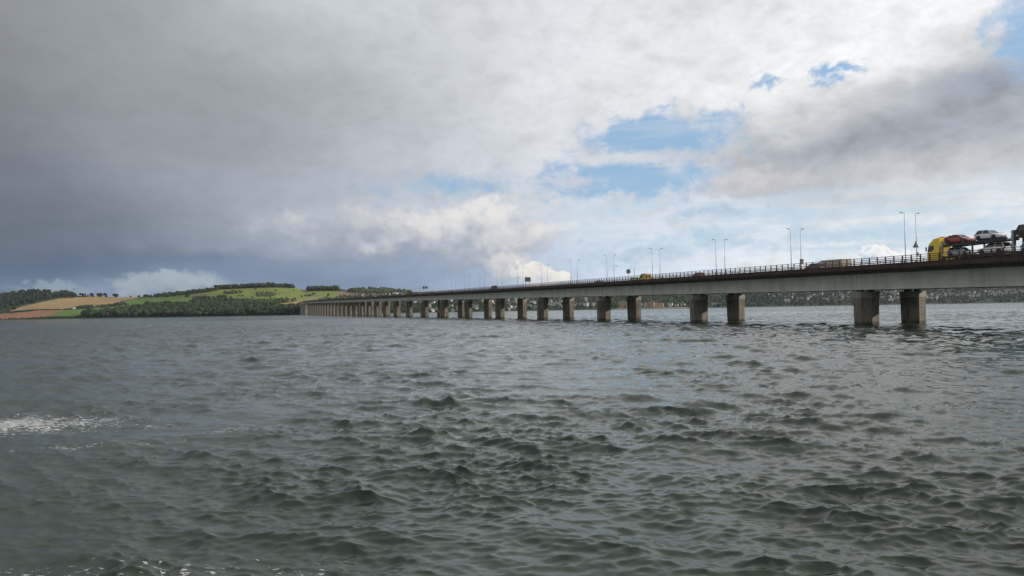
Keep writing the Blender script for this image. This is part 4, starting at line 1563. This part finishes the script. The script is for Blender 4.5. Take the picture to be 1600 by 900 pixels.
for sg in (-1, 1):
    q = [(-.20, 2.05), (-.38, 2.98), (-1.30, 2.98), (-1.36, 2.45), (-.95, 2.12)]
    wn_ = part('side_window', MB().loft([[(sg * 1.252, y, z) for y, z in q], [(sg * 1.262, y, z) for y, z in q]]), GLASS, cab)
    part('window_pane', MB().box(sg * 1.263, sg * 1.268, -.86, -.36, 2.24, 2.86), GLASS, wn_)
    part('door', MB().loft([[(sg * 1.251, y, z) for y, z in ((-.22, .95), (-.22, 1.95), (-1.38, 2.05), (-1.38, .95))], [(sg * 1.258, y, z) for y, z in ((-.22, .95), (-.22, 1.95), (-1.38, 2.05), (-1.38, .95))]]), P_YEL, cab)
    part('mirror', MB().box(sg * 1.46 - .09, sg * 1.46 + .09, -.12, .0, 2.15, 2.80), TRIM, cab)
    part('mirror_arm', MB().tube((sg * 1.2, -.14, 2.75), (sg * 1.46, -.06, 2.75), .025, None, 6), TRIM, cab)
    part('step', MB().box(sg * 1.15 - .1, sg * 1.15 + .1, -1.3, -.3, .35, .52), TRIM, cab)
    part('headlight', MB().box(sg * .9 - .22, sg * .9 + .22, -.03, .02, .75, .98), LENS, cab)
part('bumper', MB().box(-1.24, 1.24, -.35, .05, .30, .62), P_YEL, cab)
part('roof_deflector', MB().loft([[(-.95, -1.15, 3.85), (.95, -1.15, 3.85), (.95, -2.2, 4.02), (-.95, -2.2, 4.02)], [(-.8, -1.5, 4.14), (.8, -1.5, 4.14), (.9, -2.2, 4.24), (-.9, -2.2, 4.24)]]), P_YEL, cab)
for k in range(4):
    part('light_bar', MB().box(-.85 + k * .45, -.55 + k * .45, -2.25, -2.19, 4.20, 4.30), ORANGE, cab)
part('rear_vent', MB().box(-.9, .9, -2.262, -2.252, 3.2, 3.32), TRIM, cab)
part('rear_panel', MB().box(-1.0, 1.0, -2.275, -2.252, 1.2, 3.0), P_YEL, cab)
part('chassis', MB().box(-.45, .45, -13.2, -.6, .75, 1.02), DARKST, tr)
part('side_skirt', MB().box(-1.22, 1.22, -4.7, -3.4, .45, .95), P_YEL, tr)
for y in (-1.0, -6.2, -9.6):
    for sg in (-1, 1):
        wheel(tr, sg * 1.08, y, .46, .30)
# carrying body
UP, LOW = 3.0, 1.06
part('lower_deck', MB().box(-1.24, 1.24, -13.3, -2.7, LOW - .12, LOW), DARKST, tr)
for sg in (-1, 1):
    part('side_rail', MB().box(sg * 1.20 - .05, sg * 1.20 + .05, -13.3, -2.7, LOW + .005, LOW + .16), DARKST, tr)
    part('upper_rail', MB().loft([[(sg * 1.12 - .10, -2.6, UP - .42), (sg * 1.12 + .10, -2.6, UP - .42), (sg * 1.12 + .10, -2.6, UP), (sg * 1.12 - .10, -2.6, UP)],
                                  [(sg * 1.12 - .10, -13.5, UP - .10), (sg * 1.12 + .10, -13.5, UP - .10), (sg * 1.12 + .10, -13.5, UP + .30), (sg * 1.12 - .10, -13.5, UP + .30)]]), DARKST, tr)
    part('front_upright', MB().box(sg * 1.16 - .09, sg * 1.16 + .09, -2.95, -2.65, LOW + .17, UP + .55), POLE, tr)
    part('rear_upright', MB().box(sg * 1.16 - .09, sg * 1.16 + .09, -8.1, -7.9, LOW + .17, UP - .12), DARKST, tr)
    for k, (y, z) in enumerate(((-6.4, 1.1), (-11.0, 1.15), (-12.6, 0.9))):
        part('stanchion', MB().tube((sg * 1.15, y, UP + .1), (sg * 1.15, y, UP + .2 + z), .03, None, 6), POLE, tr)
for k in range(11):
    y = -2.9 - k * 1.0
    part('cross_member', MB().box(-1.02, 1.02, y - .35, y + .35, UP - .22 + .02 * k, UP - .14 + .02 * k), DARKST, tr)
part('drawbar', MB().box(-.18, .18, -15.0, -13.2, .78, .95), DARKST, tr)
trl = link('car_trailer', None)
put(trl, LANE, sF - 14.1, 0.0)
tag(trl, 'dark car-carrying trailer coupled behind the yellow-cabbed transporter', 'trailer')
part('lower_deck', MB().box(-1.24, 1.24, -10.5, 0, LOW - .12, LOW), DARKST, trl)
for sg in (-1, 1):
    part('upper_rail', MB().box(sg * 1.12 - .10, sg * 1.12 + .10, -10.5, -.02, 3.05, 3.35), DARKST, trl)
    part('front_upright', MB().box(sg * 1.17 - .07, sg * 1.17 + .07, -.42, -.10, LOW + .01, 4.15), POLE, trl)
    part('side_frame', MB().box(sg * 1.15 - .04, sg * 1.15 + .04, -3.2, -.45, 3.4, 4.05), DARKST, trl)
    part('side_rail', MB().box(sg * 1.20 - .05, sg * 1.20 + .05, -10.5, 0, LOW + .005, LOW + .25), DARKST, trl)
    part('front_panel', MB().box(sg * .98 - .14, sg * .98 + .14, -.50, -.06, 1.9, 4.2), DARKST, trl)
for k in range(10):
    y = -.7 - k * 1.0
    part('cross_member', MB().box(-1.0, 1.0, y - .38, y + .38, 3.12, 3.20), DARKST, trl)
for y in (-5.0, -6.1):
    for sg in (-1, 1):
        wheel(trl, sg * 1.02, y, .40, .26)
LOAD = [
    ('coupe', P_RED, 'red coupe on the top deck just behind the yellow cab', sF - 2.75, UP + .03, -1),
    ('hatch', P_WHT, 'white hatchback on the top deck of the transporter behind the red coupe', sF - 8.0, UP + .19, -1),
    ('hatch', P_SIL, 'silver hatchback on the lower deck behind the yellow cab', sF - 3.2, LOW, -1),
    ('suv', P_WHT, 'white car on the lower deck at the back of the transporter body', sF - 12.8, LOW, 1),
    ('suv', P_BLK, 'black car on the top deck of the coupled trailer', sF - 14.6, 3.22, -1),
    ('hatch', P_SIL, 'silver car on the lower deck of the coupled trailer', sF - 15.1, LOW, -1),
]
for stl, mt, lab, s_, zo, fc in LOAD:
    c = make_car(stl, mt)
    put(c, LANE, s_, 0, fc)
    c.location.z = road(sF) + zo + GR * (s_ - sF) + (0.02 if zo > 2 else 0.005)
    tag(c, lab, 'car')

# ---- other traffic
TRAFFIC = [  # style, paint, label, x of its left end, lane, facing
    ('suv', P_GRY, 'dark car with low roof beside the box-sign lamp post', 1255, LANE, 1),
    ('hatch', P_DRED, 'dark red hatchback behind the railing between lamp pairs', 1078, LANE, 1),
    ('coupe', P_GRY, 'dark grey saloon ahead of the lamp pair by the gull', 927, LANE, 1),
    ('van', P_YEL, 'yellow van with beige roof box beside the round sign', 996, 104.2, 1),
    ('suv', P_SIL, 'silver car following the round sign ahead of the yellow van', 981, 104.2, 1),
    ('van', P_BLK, 'black van beyond the message board far along the bridge', 766, LANE, 1),
    ('van', P_WHT, 'white van crossing where the lamps begin to crowd together', 652, LANE, 1),
    ('van', P_WHT, 'white van beside the paired sign boards', 626, LANE, 1),
    ('van', P_WHT, 'white van above the slender far piers', 584, LANE, 1),
    ('van', P_WHT, 'white van near the rounded wood at the far end', 566, LANE, 1),
    ('van', P_WHT, 'white van beside the red earth field at the far end', 538, LANE, 1),
    ('van', P_WHT, 'white van reaching the far abutment', 506, LANE, 1),
]
for stl, mt, lab, x, d, fc in TRAFFIC:
    c = make_car(stl, mt, 'van' if stl == 'van' else 'car')
    L = {'hatch': 4.0, 'coupe': 4.3, 'suv': 4.4, 'van': 5.2}[stl]
    put(c, d, x_to_s(x, d - .9) - L, 0.0, fc)
    tag(c, lab, 'van' if stl == 'van' else 'car')
    if lab.startswith('yellow van'):
        part('roof_box', MB().box(-.8, .8, 0.4, 3.3, 2.26, 2.55), BEIGE, c)
        part('warning_board', MB().box(-.7, .7, -.03, -.002, 1.3, 2.1), ORANGE, c)
# box lorry on the far carriageway
bl = link('box_lorry', None)
d = 115.8
put(bl, d, x_to_s(1279, d) - 8.6, 0.0)
tag(bl, 'beige curtain-sided lorry on the far carriageway behind the dark car', 'lorry')
part('cargo_box', MB().box(-1.25, 1.25, 0, 6.4, .95, 3.02), BEIGE, bl)
part('roof_cap', MB().box(-1.27, 1.27, -.02, 6.42, 3.023, 3.09), PALE, bl)
part('cab', MB().loft([[(x, 6.6, .5), (x, 6.6, 2.7), (x, 7.9, 2.6), (x, 8.5, 1.5), (x, 8.6, .5)] for x in (-1.15, 1.15)]), P_WHT, bl)
for sg in (-1, 1):
    part('side_window', MB().loft([[(sg * 1.152, 7.1, 1.6), (sg * 1.152, 7.1, 2.4), (sg * 1.152, 7.85, 2.4), (sg * 1.152, 8.25, 1.6)], [(sg * 1.16, 7.1, 1.6), (sg * 1.16, 7.1, 2.4), (sg * 1.16, 7.85, 2.4), (sg * 1.16, 8.25, 1.6)]]), GLASS, bl)
    for y in (1.5, 7.4):
        wheel(bl, sg * 1.02, y, .45, .28)
part('chassis', MB().box(-.5, .5, .1, 8.2, .6, .93), DARKST, bl)
for k in range(6):
    part('curtain_strap', MB().box(-1.262, -1.251, .5 + k * 1.05, .56 + k * 1.05, .97, 2.98), TRIM, bl)

# ------------------------------------------------------------------ gull above the bridge
GULL = principled('gull_feathers', (0.30, 0.31, 0.33), 0.8, var=0.2, vscale=6)
az_, el_ = bear(963, 416)
rg = 230.0
gl = link('gull', None, None, (rg * math.sin(R(az_)) * math.cos(R(el_)), rg * math.cos(R(az_)) * math.cos(R(el_)), CAM_H + rg * math.sin(R(el_))), (0, R(-12), R(25)))
tag(gl, 'grey gull in flight with raised wings above the bridge', 'gull')
n = 10
rings = []
for y, r in ((-.30, .02), (-.22, .05), (-.08, .085), (.08, .085), (.20, .055), (.27, .05), (.33, .025), (.38, .006)):
    rings.append([(r * math.cos(2 * math.pi * k / n), y, r * math.sin(2 * math.pi * k / n) * .9) for k in range(n)])
part('body', MB().loft(rings), GULL, gl, True)
for sg in (-1, 1):
    st_ = [(0.05, .02, .11, .0), (.25, .05, .10, .15), (.45, .02, .075, .26), (.62, -.10, .01, .33)]
    rings = []
    for x_, ye, yl, z_ in st_:
        rings.append([(sg * x_, ye + yl, z_), (sg * x_, ye, z_ + .018), (sg * x_, ye - yl, z_), (sg * x_, ye, z_ - .008)])
    part('wing', MB().loft(rings), GULL, gl)
part('tail', MB().loft([[(-.03, -.24, 0), (.03, -.24, 0), (.03, -.24, .015), (-.03, -.24, .015)], [(-.09, -.42, 0), (.09, -.42, 0), (.09, -.42, .008), (-.09, -.42, .008)]]), GULL, gl)


# ------------------------------------------------------------------ the air over the estuary
hz = MB().box(-6900, 6900, -6900, 6900, -6, 265).mesh('haze')
hm = bpy.data.materials.new('haze')
hm.use_nodes = True
ht = NT(hm.node_tree)
ht.n.clear()
pv = ht.node('ShaderNodeVolumePrincipled')
pv.inputs['Color'].default_value = (0.72, 0.87, 1.0, 1)
pv.inputs['Density'].default_value = 2.0e-5
pv.inputs['Anisotropy'].default_value = 0.2
om = ht.node('ShaderNodeOutputMaterial')
ht.l.new(pv.outputs[0], om.inputs['Volume'])
hz.materials.append(hm)
tag(link('haze', hz), kind='stuff')
